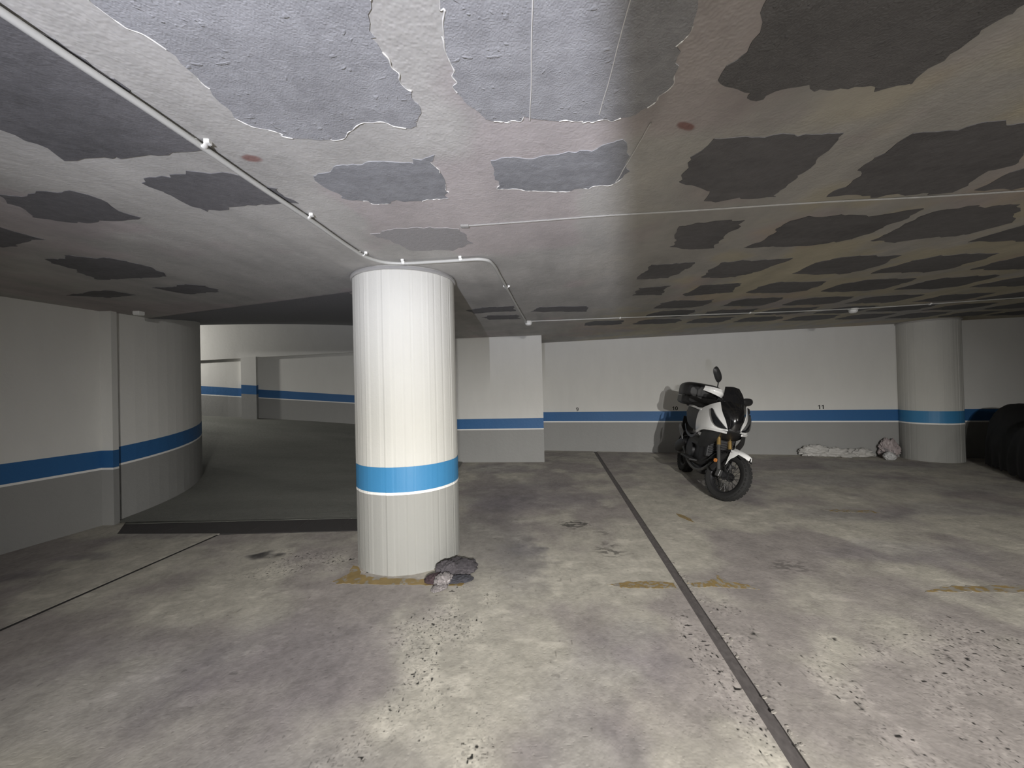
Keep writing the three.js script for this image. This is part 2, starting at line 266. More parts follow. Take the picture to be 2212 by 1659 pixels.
  mesh('ramp_surface', join(g, skirt), std({ map: fit(rampTex, -11.5, -1, 3.5, 11.5), roughness: 0.8, bumpMap: tile(concreteBump, 2), bumpScale: 0.008, side: THREE.DoubleSide }), floor);

  // drain channel across the foot of the ramp: sunk trough with a dark cover
  const tray = new THREE.BoxGeometry(3.5, 0.02, 0.46); tray.translate(-2.82, -0.055, -4.21);
  const dk = std({ color: lin(0.05, 0.046, 0.046), roughness: 0.7, bumpMap: tile(concreteBump, 1), bumpScale: 0.004 });
  mesh('drain_bed', tray, dk, floor);
  for (let i = -1; i < 6; i++) { const w = 0.47, c = rbox(w - 0.006, 0.02, 0.38, 0.004, -4.22 + w * (i + 0.5), -0.013, -4.205); mesh('drain_cover', c, dk, floor); }
}

// ---------------------------------------------------------------- ceiling
{
  const ceiling = structure('ceiling');
  const pl = colorTex(2048, 1536, (u, v) => {
    const x = lerp(-5.5, 8.5, u), z = lerp(-9.5, 0.5, v), c = x - 0.1 * (-z - 1.2);
    const a = fbm(x * 0.8, z * 0.8, 501, 4), b = fbm(c * 7, z * 1.1, 503, 4), d = fbm(x * 3, z * 3, 505, 4), f = fbm(x * 24, z * 24, 507, 3);
    const och = sstep(0.3, 2.2, x) * sstep(0.42, 0.6, a * 0.5 + d * 0.5);
    const k = 1 + 0.34 * (a - 0.5) + 0.28 * (b - 0.5) + 0.34 * (d - 0.5) + 0.12 * (f - 0.5);
    let r = 0.43, g = lerp(0.42, 0.40, och), bb = lerp(0.40, 0.31, och);
    const rose = sstep(0.55, 0.68, fbm(x * 1.6 + 9, z * 1.6, 509, 3)); g *= 1 - 0.06 * rose; bb *= 1 - 0.03 * rose;
    let m = [r * k, g * k, bb * k];
    for (const [cx, cz, rx, rz, ang] of [[0.69, -1.46, 0.055, 0.022, -0.5], [-1.06, -1.59, 0.05, 0.03, 0]]) { const ca = Math.cos(ang), sa = Math.sin(ang), dx = x - cx, dz = z - cz, q = Math.hypot((dx * ca + dz * sa) / rx, (dz * ca - dx * sa) / rz) + (f - 0.5) * 0.6; if (q < 1) { const t = 0.75 * (1 - sstep(0.6, 1, q)); m = [lerp(m[0], 0.20, t), lerp(m[1], 0.07, t), lerp(m[2], 0.055, t)]; } }
    return m;
  });
  const plMat = std({ map: fit(pl, -5.5, 8.5, -0.5, 9.5), roughness: 0.85, bumpMap: tile(plasterBump, 0.9), bumpScale: 0.0035 });
  {
    const sh = new THREE.Shape([[-7.3, 14.4], [10.7, 14.4], [10.7, -6.2], [0.2, -9.1], [-1.6, -9.1], [-1.6, -3.815], [-6.3, kinkZ(-6.3)], [-7.3, -3]].map(([x, z]) => new THREE.Vector2(x, -z)));
    const g = new THREE.ExtrudeGeometry(sh, { depth: 0.95, bevelEnabled: false }); g.rotateX(-Math.PI / 2); g.translate(0, CEIL, 0);
    const p = g.attributes.position; for (let i = 0; i < p.count; i++) g.attributes.uv.setXY(i, p.getX(i), -p.getZ(i));
    // v runs with -z here, so picture rows are read from the near end
    const t = plMat.map; t.repeat.y = -1 / 10; t.offset.y = 0.95; 
    mesh('ceiling_slab', g, plMat, ceiling);
  }
  {
    const P = [], I = [], U = [], nx = 30, nz = 20;
    for (const up of [0, 0.2]) for (let j = 0; j <= nz; j++) for (let i = 0; i <= nx; i++) { const x = lerp(-11.5, -1.4, i / nx), z = lerp(kinkZ(x) + 0.03, alcoveZ(x) - 0.4, j / nz); P.push(x, rampCeil(x, z) + up, z); U.push(x, -z); }
    for (const o of [0, (nx + 1) * (nz + 1)]) for (let j = 0; j < nz; j++) for (let i = 0; i < nx; i++) { const a = o + j * (nx + 1) + i, b = a + nx + 1; if (!o) I.push(a, b + 1, a + 1, a, b, b + 1); else I.push(a, a + 1, b + 1, a, b + 1, b); }
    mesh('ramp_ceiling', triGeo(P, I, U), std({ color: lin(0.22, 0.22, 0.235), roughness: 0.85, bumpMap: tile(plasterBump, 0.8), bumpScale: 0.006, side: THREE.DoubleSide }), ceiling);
  }
  // rough dark concrete fields between the smooth plaster bands
  const fieldTex = colorTex(1024, 1024, (u, v) => { const a = fbm(u * 5, v * 5, 601, 5), b = fbm(u * 5, v * 40, 603, 3), f = fbm(u * 70, v * 70, 605, 3), k = 1 + 0.5 * (a - 0.5) + 0.25 * (b - 0.5) + 0.3 * (f - 0.5); return [0.30 * k, 0.302 * k, 0.315 * k]; });
  const fieldMat = std({ color: lin(0.43, 0.42, 0.42), map: tile(fieldTex, 2), roughness: 0.8, bumpMap: tile(plasterBump, 0.6), bumpScale: 0.003 });
  const fieldMid = std({ color: lin(0.85, 0.86, 0.87), map: tile(fieldTex, 2), roughness: 0.8, bumpMap: tile(plasterBump, 0.6), bumpScale: 0.003 }), fieldDark = std({ color: lin(0.42, 0.41, 0.40), map: tile(fieldTex, 2), roughness: 0.8, bumpMap: tile(roughBump, 0.8), bumpScale: 0.005 });
  const fieldRough = std({ map: tile(fieldTex, 2), roughness: 0.75, bumpMap: tile(roughBump, 0.8), bumpScale: 0.003 });
  const ridgeMat = std({ color: lin(0.66, 0.65, 0.62), roughness: 0.7 });
  function field(pts, seed, o = {}) {
    const R = rng(seed * 97 + 11), out = [], step = o.step ?? 0.03, jit = step * 0.4;
    pts.forEach((p, i) => { const q = pts[(i + 1) % pts.length], L = Math.hypot(q[0] - p[0], q[1] - p[1]), n = Math.max(1, Math.round(L / step)); for (let k = 0; k < n; k++) { const t = k / n, x = lerp(p[0], q[0], t), z = lerp(p[1], q[1], t); out.push([x + (fbm(x * 9, z * 9, seed, 3) - 0.5) * 0.10 + (vnoise(x * 40, z * 40, seed + 5) - 0.5) * 0.022 + (R() - 0.5) * jit, z + (fbm(x * 9, z * 9, seed + 50, 3) - 0.5) * 0.08 + (vnoise(x * 40, z * 40, seed + 7) - 0.5) * 0.022 + (R() - 0.5) * jit]); } });
    const g = new THREE.ExtrudeGeometry(new THREE.Shape(out.map(([x, z]) => new THREE.Vector2(x, z))), { depth: 0.004, bevelEnabled: false }); g.rotateX(Math.PI / 2); g.translate(0, CEIL + 0.0015, 0);
    const p = g.attributes.position; for (let i = 0; i < p.count; i++) g.attributes.uv.setXY(i, p.getX(i), p.getZ(i));
    const m = mesh('ceiling_patch', g, o.mat ?? (o.rough ? fieldRough : fieldMat), ceiling);
    // raised bead of plaster along the torn edges
    if (o.ridge) {
      const beads = []; let cur = [];
      const flush = () => { if (cur.length > 2) { const c = new THREE.CatmullRomCurve3(cur.map(([x, z]) => new THREE.Vector3(x, CEIL - 0.002, z))), t = new THREE.TubeGeometry(c, cur.length * 5, 0.0020, 6), tp = t.attributes.position; for (let i = 0; i < tp.count; i++) { const ring = Math.floor(i / 7), k = 0.35 + 1.3 * vnoise(ring * 0.33, seed, 7), cc = c.getPointAt(clamp(ring / (cur.length * 5))); tp.setXYZ(i, cc.x + (tp.getX(i) - cc.x) * k, cc.y + (tp.getY(i) - cc.y) * k, cc.z + (tp.getZ(i) - cc.z) * k); } t.computeVertexNormals(); beads.push(t); } cur = []; };
      const n = out.length; for (let i = 0; i <= n; i++) { const q = out[i % n]; if (o.ridge(q[0], q[1]) && vnoise(i * 0.25, seed, 3) > 0.30) cur.push(q); else flush(); } flush();
      if (beads.length) mesh('plaster_ridge', join(beads), ridgeMat, m);
    }
    return m;
  }
  // near fields (surveyed corners, metres)
  field([[-0.33, -0.2], [-0.34, -0.96], [-0.33, -1.19], [-0.30, -1.27], [-0.33, -1.44], [-0.50, -1.40], [-0.69, -1.46], [-0.87, -1.43], [-0.95, -1.36], [-0.96, -1.16], [-0.99, -1.0], [-1.0, -0.2]], 1, { rough: true, step: 0.02, ridge: () => true });
  field([[-0.15, -0.2], [-0.16, -0.96], [-0.15, -1.23], [-0.12, -1.34], [-0.04, -1.39], [0.24, -1.41], [0.46, -1.38], [0.53, -1.28], [0.51, -1.1], [0.49, -0.9], [0.46, -0.2]], 2, { rough: true, step: 0.02, ridge: () => true });
  field([[-0.88, -1.75], [-0.77, -1.66], [-0.44, -1.64], [-0.30, -1.60], [-0.31, -1.98], [-0.72, -2.01], [-0.85, -1.95]], 3, { mat: fieldMid, step: 0.02, ridge: (x, z) => z < -1.93 || x > -0.34 });
  field([[-0.08, -1.79], [-0.07, -1.67], [0.11, -1.62], [0.46, -1.55], [0.52, -1.62], [0.53, -1.86], [0.30, -1.94], [-0.02, -1.88]], 4, { mat: fieldMid, step: 0.02, ridge: (x, z) => z < -1.85 || x > 0.48 });
  field([[0.64, -0.2], [0.66, -1.0], [0.74, -1.26], [0.84, -1.32], [1.0, -1.28], [1.21, -1.30], [1.36, -1.30], [1.36, -1.0], [1.33, -0.2]], 5, { mat: fieldDark, step: 0.02 });
  field([[-1.255, -0.2], [-1.25, -0.96], [-1.225, -1.18], [-1.20, -1.52], [-1.38, -1.56], [-1.79, -1.56], [-1.85, -1.3], [-1.9, -0.2]], 6);
  field([[0.82, -1.66], [0.83, -1.56], [1.12, -1.52], [1.36, -1.53], [1.40, -1.76], [1.40, -2.05], [1.06, -2.07], [1.02, -1.93], [0.85, -1.86]], 7);
  field([[1.73, -2.06], [1.67, -1.75], [1.66, -1.54], [1.85, -1.49], [2.2, -1.5], [2.34, -1.73], [2.34, -2.05]], 8);
  field([[1.16, -2.77], [1.06, -2.42], [1.14, -2.34], [1.42, -2.34], [1.46, -2.6], [1.50, -2.79], [1.37, -2.82]], 9);
  field([[1.75, -2.80], [1.74, -2.38], [1.80, -2.29], [2.18, -2.32], [2.40, -2.20], [2.46, -2.40], [2.43, -2.68], [2.2, -2.80]], 10);
  field([[2.6, -2.75], [2.53, -2.42], [2.55, -2.23], [2.96, -2.2], [3.25, -2.47], [3.2, -2.65], [2.83, -2.75]], 11);
  field([[1.18, -3.56], [1.18, -3.15], [1.52, -3.12], [1.54, -3.35], [1.48, -3.58]], 12);
  field([[1.77, -3.58], [1.75, -3.14], [2.08, -3.08], [2.28, -3.08], [2.22, -3.45], [2.09, -3.6]], 13);
  field([[-1.67, -1.75], [-1.54, -1.70], [-1.22, -1.70], [-1.12, -1.82], [-1.10, -1.99], [-1.34, -2.0], [-1.62, -2.04]], 14);
  field([[-2.45, -1.84], [-2.16, -1.82], [-2.04, -1.79], [-2.01, -2.0], [-2.02, -2.1], [-2.46, -2.14], [-2.54, -2.05]], 15);
  field([[-3.25, -2.14], [-2.86, -2.16], [-2.84, -2.36], [-3.25, -2.44]], 16);
  field([[-3.25, -2.70], [-3.0, -2.63], [-2.78, -2.70], [-2.72, -2.95], [-2.80, -3.15], [-3.4, -3.18]], 17);
  field([[-3.25, -3.48], [-2.85, -3.39], [-2.70, -3.45], [-2.78, -3.66], [-3.1, -3.72]], 18);
  field([[-4.2, -3.66], [-3.7, -3.50], [-3.6, -3.68], [-3.92, -3.80]], 19);
  field([[-0.55, -4.84], [-0.35, -4.68], [0.05, -4.64], [0.05, -4.92], [-0.48, -5.05]], 20);
  field([[-0.4, -5.35], [-0.3, -5.22], [0.1, -5.2], [0.12, -5.5], [-0.3, -5.55]], 25);
  field([[0.27, -5.02], [0.36, -4.74], [0.95, -4.73], [1.0, -5.1]], 21);
  field([[1.34, -4.25], [1.33, -3.90], [1.62, -3.86], [1.66, -4.22]], 22);
  field([[1.95, -4.32], [1.92, -3.86], [2.34, -3.82], [2.42, -4.2]], 23);
  field([[-0.88, -2.40], [-0.55, -2.32], [-0.30, -2.36], [-0.26, -2.6], [-0.4, -2.72], [-0.65, -2.68]], 24).material = std({ color: lin(0.32, 0.31, 0.31), roughness: 0.85, bumpMap: tile(plasterBump, 0.5), bumpScale: 0.004 });
  // the same grid further to the right and back
  const R = rng(77);
  for (const [rowZ, from, to] of [[-1.2, 2, 5], [-1.8, 2, 6], [-2.55, 3, 7], [-3.33, 2, 8], [-4.05, 2, 9], [-4.78, 1, 10], [-5.45, 1, 10], [-6.1, 0, 10]]) for (let i = from; i <= to; i++) {
    const cx = 1.0 + 0.83 * i + 0.1 * (-rowZ - 1.2) + 0.06 * (R() - 0.5), a = 0.30 + 0.06 * (R() - 0.5), b = 0.235 + 0.05 * (R() - 0.5), cz = rowZ + 0.03 * (R() - 0.5);
    if (rowZ === -1.8 && i === 1) continue;
    field([[cx - a, cz - b * 0.9], [cx - a * 1.02, cz + b * 0.5], [cx - a * 0.7, cz + b], [cx + a * 0.8, cz + b * 1.02], [cx + a, cz + b * 0.4], [cx + a * 1.05, cz - b * 0.6], [cx + a * 0.6, cz - b]], 30 + rowZ * -10 + i, { step: 0.05 });
  }
  // board seams in the second near field and seams where plaster bands meet
  const seam = (a, b, r = 0.0022) => { const N = 16, R2 = rng(9), pts = []; for (let i = 0; i <= N; i++) pts.push([lerp(a[0], b[0], i / N) + 0.003 * (R2() - 0.5), CEIL - 0.0035, lerp(a[1], b[1], i / N)]); return mesh('plaster_seam', tube(pts, r, 48, 6), ridgeMat, ceiling); };
  seam([0.055, -0.3], [0.09, -1.40]); seam([0.30, -0.3], [0.34, -1.38], 0.0018);
  seam([0.545, -1.43], [0.525, -1.86], 0.0022);
}

// ---------------------------------------------------------------- round columns
function column(name, label, x, z, r, h) {
  const t = thing(name, label, 'column', [x, 0, z]); t.userData.kind = 'structure';
  // shuttering marks: narrow vertical boards standing a millimetre or two apart
  const N = 360, rad = new Float32Array(N + 1), R = rng(17 + Math.round(x * 10)); let a = 0;
  while (a < N) { const w = 3 + Math.floor(R() * 8), d = (R() - 0.5) * 0.0042; for (let k = 0; k < w && a + k <= N; k++) rad[a + k] = d; if (R() < 0.55 && a < N) { rad[a] += 0.0022 * (R() < 0.5 ? -1 : 1); } a += w; } for (const k of [11, 12, 21]) rad[k] -= 0.004; rad[N] = rad[0];
  const shell = (y0, y1, mat, nm, extra = 0, rows = 2, drift = 0) => {
    const P = [], U = [], I = [];
    for (let j = 0; j <= rows; j++) for (let i = 0; i <= N; i++) { const y = lerp(y0, y1, j / rows), th = (i / N) * 2 * Math.PI, rr = r + extra + rad[i] * (nm === 'blue_band' ? 0.35 : 1) - 0.0; P.push(Math.sin(th) * rr, y, Math.cos(th) * rr); U.push(th * r, y); }
    for (let j = 0; j < rows; j++) for (let i = 0; i < N; i++) { const p = j * (N + 1) + i, q = p + N + 1; I.push(p, p + 1, q + 1, p, q + 1, q); }
    const side = triGeo(P, I, U), cap = (y, up) => { const c = new THREE.CircleGeometry(r + extra - 0.003, 90); c.rotateX(up ? -Math.PI / 2 : Math.PI / 2); c.translate(0, y, 0); return c; };
    return mesh(nm, join(side, cap(y0, false), cap(y1, true)), mat, t);
  };
  shell(-0.05, h[0], M.columnGrey, 'lower_shaft'); shell(h[0], h[1], M.line, 'white_line', 0.001); shell(h[1], h[2], M.columnBlue, 'blue_band', 0.0015); shell(h[2], CEIL - 0.02, M.columnWhite, 'upper_shaft', 0, 4);
  const ring = new THREE.TorusGeometry(r + 0.006, 0.012, 10, 96); ring.rotateX(Math.PI / 2); ring.scale(1, 1.5, 1); ring.translate(0, CEIL - 0.016, 0); mesh('plaster_collar', ring, M.plaster, t);
  return t;
}
column('round_column', 'thick round white column with bright blue band in the middle of the garage', -0.941, -3.44, 0.436, [0.627, 0.648, 0.845]);
column('round_column', 'dim round column set against the back wall near the dark covered vehicle', 7.37, -6.80, 0.40, [0.635, 0.66, 0.865]);

// ---------------------------------------------------------------- conduits and ceiling fittings
function saddle(x, z, turn, y = CEIL, s = 1) { // pipe clip
  const a = new THREE.TorusGeometry(0.0155 * s, 0.0042 * s, 8, 20, Math.PI); a.rotateZ(Math.PI); a.scale(1, 1, 3.2); a.translate(0, -0.013 * s, 0);
  const l = rbox(0.02 * s, 0.016 * s, 0.022 * s, 0.002, -0.022 * s, -0.006 * s, 0), l2 = rbox(0.02 * s, 0.016 * s, 0.022 * s, 0.002, 0.022 * s, -0.006 * s, 0), g = join(a, l, l2); g.rotateY(turn); g.translate(x, y, z); return g;
}
{
  const y = CEIL - 0.023, c = thing('conduit', 'white pipe conduit running along the ceiling and bending past the round column', 'conduit', [0, 0, 0]);
  const path = [[-1.40, y, 0.8], [-1.30, y, -0.3], [-1.235, y, -0.95], [-1.19, y, -1.30], [-1.145, y, -1.75], [-1.095, y, -2.15], [-1.055, y, -2.55], [-1.02, y, -2.74], [-0.94, y, -2.86], [-0.82, y, -2.90], [-0.58, y, -2.885], [-0.34, y, -2.86], [-0.22, y, -2.85], [-0.16, y, -2.88], [-0.125, y, -2.98], [-0.08, y, -3.3], [0.06, y, -4.4], [0.24, y, -5.72]];
  mesh('pipe', tube(path, 0.0115, 260, 12), M.pipe, c);
  for (const [x, z, a] of [[-1.17, -1.47, 0.12], [-1.10, -2.10, 0.12], [-1.03, -2.70, 0.35], [-0.80, -2.90, 1.6], [-0.36, -2.865, 1.5], [-0.03, -3.7, 0.13]]) mesh('pipe_clip', saddle(x, z, a), M.plastic, c);

  const d = thing('cable_conduit', 'thin cable conduit on the far ceiling joining two small round fittings', 'conduit', [0, 0, 0]);
  mesh('pipe', tube([[0.29, CEIL - 0.010, -5.70], [2.5, CEIL - 0.010, -5.52], [4.79, CEIL - 0.010, -5.33], [6.46, CEIL - 0.010, -4.86], [9, CEIL - 0.010, -4.2]], 0.008, 160, 8), M.pipe, d);
  for (const [x, z] of [[1.6, -5.6], [3.4, -5.45], [5.6, -5.12]]) mesh('pipe_clip', saddle(x, z, 1.5, CEIL, 0.8), M.plastic, d);

  const e = thing('ceiling_cable', 'thin painted cable crossing the ceiling above and in front of the white column', 'cable', [0, 0, 0]);
  mesh('cable', tube([[-0.26, CEIL - 0.005, -2.30], [0.2, CEIL - 0.005, -2.25], [0.54, CEIL - 0.005, -2.21], [1.06, CEIL - 0.005, -2.17], [1.7, CEIL - 0.005, -2.11], [2.35, CEIL - 0.005, -2.07], [3.6, CEIL - 0.005, -1.95]], 0.0050, 120, 8), M.plaster, e);
  mesh('end_box', rbox(0.05, 0.014, 0.03, 0.004, -0.26, CEIL - 0.006, -2.30), M.plaster, e);

  const fitting = (x, z, label) => {
    const t = thing('smoke_detector', label, 'detector', [x, CEIL, z], 'small round fittings on the far ceiling');
    const base = new THREE.LatheGeometry([[0, 0], [0.058, 0], [0.060, -0.012], [0.055, -0.020], [0, -0.020]].map((p) => new THREE.Vector2(...p)), 40); mesh('base_plate', base, M.plastic, t);
    const body = new THREE.LatheGeometry([[0, -0.018], [0.050, -0.018], [0.052, -0.034], [0.045, -0.052], [0.030, -0.064], [0, -0.067]].map((p) => new THREE.Vector2(...p)), 40); mesh('sensor_body', body, M.plastic, t);
    const slot = []; for (let i = 0; i < 8; i++) { const g = new THREE.BoxGeometry(0.022, 0.004, 0.004); g.translate(0.042, -0.043, 0); g.rotateY(i * Math.PI / 4); slot.push(g); } mesh('vent_ring', join(slot), std({ color: lin(0.1, 0.1, 0.1), roughness: 0.6 }), t);
    return t;
  };
  fitting(0.27, -5.74, 'small white round ceiling fitting above the wall corner right of the white column');
  fitting(4.79, -5.36, 'small white round ceiling fitting beyond and right of the parked motorcycle');
  const jb = thing('junction_box', 'little pale box at the ceiling above the curved dark wall', 'junction box', [-4.28, CEIL, -4.42]);
  mesh('box_body', rbox(0.075, 0.04, 0.075, 0.006, 0, -0.02, 0), M.plastic, jb); mesh('box_lid', rbox(0.066, 0.008, 0.066, 0.003, 0, -0.043, 0), M.plastic, jb);
}

// ---------------------------------------------------------------- crumpled plastic and rags
function crumple(name, label, cat, o) {
  // lumps of film: blobs of an ellipsoid chain, folded by ridged noise and flattened on the floor
  const geos = o.lobes.map(([cx, cz, rx, ry, rz], li) => {
    let g = new THREE.IcosahedronGeometry(1, 12); g.deleteAttribute('uv'); g.deleteAttribute('normal'); g = mergeVertices(g); const p = g.attributes.position;
    for (let i = 0; i < p.count; i++) {
      const x = p.getX(i), y = p.getY(i), z = p.getZ(i), s = o.seed + li * 7;
      const rg = 1 - Math.abs(2 * fbm(x * 2.3 + z * 1.1 + 9, y * 2.3 + z * 0.7 + 4, s, 4) - 1), rf = 1 - Math.abs(2 * fbm(x * 5 - z * 3 + 20, y * 5 + z * 2, s + 3, 3) - 1), k = 0.62 + 0.5 * rg * rg + 0.22 * (rf - 0.5);
      p.setXYZ(i, cx + x * rx * k, Math.max(0.002 + 0.004 * rf, ry * 0.42 + y * ry * 0.62 * k), cz + z * rz * k);
    }
    g.computeVertexNormals(); return g.toNonIndexed();
  });
  const t = thing(name, label, cat, o.at, o.group); t.rotation.y = o.turn ?? 0;
  geos.forEach((g, i) => mesh(o.parts[i] ?? 'fold', g, o.mats[i] ?? o.mats[0], t));
  return t;
}
const film = (r, g, b) => phys({ color: lin(r, g, b), roughness: 0.45, sheen: 0.3, side: THREE.DoubleSide });
crumple('plastic_sheet', 'long crumpled white plastic sheet lying along the foot of the back wall', 'plastic sheet', { at: [6.02, 0, -7.175], turn: -0.256, seed: 3, parts: ['crumpled_end', 'crumpled_middle', 'crumpled_tail', 'crumpled_corner'], mats: [film(0.46, 0.45, 0.43)], lobes: [[-0.33, 0, 0.26, 0.20, 0.075], [-0.02, 0.01, 0.24, 0.16, 0.07], [0.14, 0.03, 0.18, 0.09, 0.075], [0.36, 0.0, 0.20, 0.16, 0.075]] });
crumple('plastic_bag', 'pinkish plastic bag slumped against the back wall beside the dim column', 'plastic bag', { at: [6.80, 0, -6.97], turn: -0.256, seed: 31, parts: ['bag_body', 'bag_top'], mats: [film(0.20, 0.185, 0.19), film(0.36, 0.31, 0.31)], lobes: [[0, 0, 0.14, 0.23, 0.08], [0.0, 0.0, 0.15, 0.32, 0.075]] });
crumple('plastic_scrap', 'small white scrap of plastic on the floor in front of the pinkish bag', 'scrap', { at: [6.64, 0, -6.80], turn: 0.3, seed: 53, parts: ['crumpled_film'], mats: [film(0.5, 0.5, 0.5)], lobes: [[0, 0, 0.10, 0.13, 0.07]] });
crumple('rag', 'dark crumpled rag lying at the foot of the white column', 'rag', { at: [-0.49, 0, -3.00], turn: 0.2, seed: 71, parts: ['rag_fold', 'rag_edge', 'rag_tail', 'rag_fold'], mats: [std({ color: lin(0.075, 0.068, 0.075), roughness: 0.9 }), std({ color: lin(0.055, 0.035, 0.04), roughness: 0.9 }), std({ color: lin(0.05, 0.05, 0.06), roughness: 0.9 })], lobes: [[0.05, -0.07, 0.13, 0.070, 0.12], [-0.12, 0.07, 0.09, 0.05, 0.06], [0.03, 0.11, 0.10, 0.035, 0.05], [-0.04, -0.02, 0.09, 0.095, 0.07]] });
crumple('plastic_wrapper', 'pale torn plastic wrapper on the dark rag by the white column', 'wrapper', { at: [-0.545, 0.0, -2.84], turn: 0.9, seed: 91, parts: ['torn_film', 'torn_strip'], mats: [film(0.24, 0.22, 0.22)], lobes: [[0.02, -0.02, 0.075, 0.07, 0.055], [-0.05, 0.02, 0.06, 0.03, 0.04]] });

// ---------------------------------------------------------------- surface tools for the motorcycle
// smooth closed shell through a grid of points; thick goes against the surface normal
function patch(grid, thick = 0.006, nu = 14, nv = 14) {
  const rows = grid.map((r) => new THREE.CatmullRomCurve3(r.map(V3)).getPoints(nu)), cols = [];
  for (let i = 0; i <= nu; i++) cols.push(new THREE.CatmullRomCurve3(rows.map((r) => r[i])).getPoints(nv));
  const at = (i, j) => cols[clamp(i, 0, nu)][clamp(j, 0, nv)], P = [], I = [], n1 = (nu + 1) * (nv + 1);
  const N = []; for (let j = 0; j <= nv; j++) for (let i = 0; i <= nu; i++) { const n = at(i + 1, j).clone().sub(at(i - 1, j)).cross(at(i, j + 1).clone().sub(at(i, j - 1))).normalize(); N.push(n); P.push(...at(i, j).toArray()); }
  for (let j = 0, k = 0; j <= nv; j++) for (let i = 0; i <= nu; i++, k++) { const p = at(i, j); P.push(p.x - N[k].x * thick, p.y - N[k].y * thick, p.z - N[k].z * thick); }
  const id = (i, j) => j * (nu + 1) + i;
  for (let j = 0; j < nv; j++) for (let i = 0; i < nu; i++) { const a = id(i, j), b = id(i + 1, j), c = id(i + 1, j + 1), d = id(i, j + 1); I.push(a, b, c, a, c, d, n1 + a, n1 + c, n1 + b, n1 + a, n1 + d, n1 + c); }
  const g = triGeo(P, I).toNonIndexed(), rim = [], RI = [];
  const edge = []; for (let i = 0; i < nu; i++) edge.push(id(i, 0)); for (let j = 0; j < nv; j++) edge.push(id(nu, j)); for (let i = nu; i > 0; i--) edge.push(id(i, nv)); for (let j = nv; j > 0; j--) edge.push(id(0, j));
  edge.forEach((a, k) => { const b = edge[(k + 1) % edge.length], q = rim.length / 3; for (const v of [a, b, n1 + b, n1 + a]) rim.push(P[3 * v], P[3 * v + 1], P[3 * v + 2]); RI.push(q, q + 2, q + 1, q, q + 3, q + 2); });
  return mergeGeometries([clean(g), clean(triGeo(rim, RI))]);
}
const flipX = (grid) => grid.map((r) => r.map(([x, y, z]) => [-x, y, z]).reverse());
// loft along z through super-elliptic sections [z, cx, cy, half width, half height, exponent]
function loft(secs, n = 36, m = 5) {
  const P = [], I = [], rings = [];
  const cur = (k) => new THREE.CatmullRomCurve3(secs.map((s) => new THREE.Vector3(s[k], s[(k + 1) % 6], s[(k + 2) % 6])));
  const A = cur(0), B = cur(3), T = (secs.length - 1) * m;
  for (let j = 0; j <= T; j++) { const a = A.getPoint(j / T), b = B.getPoint(j / T); rings.push([a.x, a.y, a.z, Math.max(0.002, b.x), Math.max(0.002, b.y), b.z]); }
  rings.forEach(([z, cx, cy, w, h, e]) => { for (let i = 0; i < n; i++) { const t = (i / n) * 2 * Math.PI, c = Math.cos(t), s = Math.sin(t); P.push(cx + Math.sign(c) * Math.pow(Math.abs(c), 2 / e) * w, cy + Math.sign(s) * Math.pow(Math.abs(s), 2 / e) * h, z); } });
  for (let j = 0; j < T; j++) for (let i = 0; i < n; i++) { const a = j * n + i, b = j * n + (i + 1) % n, c = a + n, d = b + n; I.push(a, c, b, b, c, d); }
  for (const [j, f] of [[0, 1], [T, 0]]) { const r = rings[j], k = P.length / 3; P.push(r[1], r[2], r[0]); for (let i = 0; i < n; i++) { const a = j * n + i, b = j * n + (i + 1) % n; f ? I.push(k, a, b) : I.push(k, b, a); } }
  const inc = secs[0][0] < secs[secs.length - 1][0]; if (inc) for (let i = 0; i < I.length; i += 3) { const q = I[i]; I[i] = I[i + 1]; I[i + 1] = q; }
  return triGeo(P, I);
}
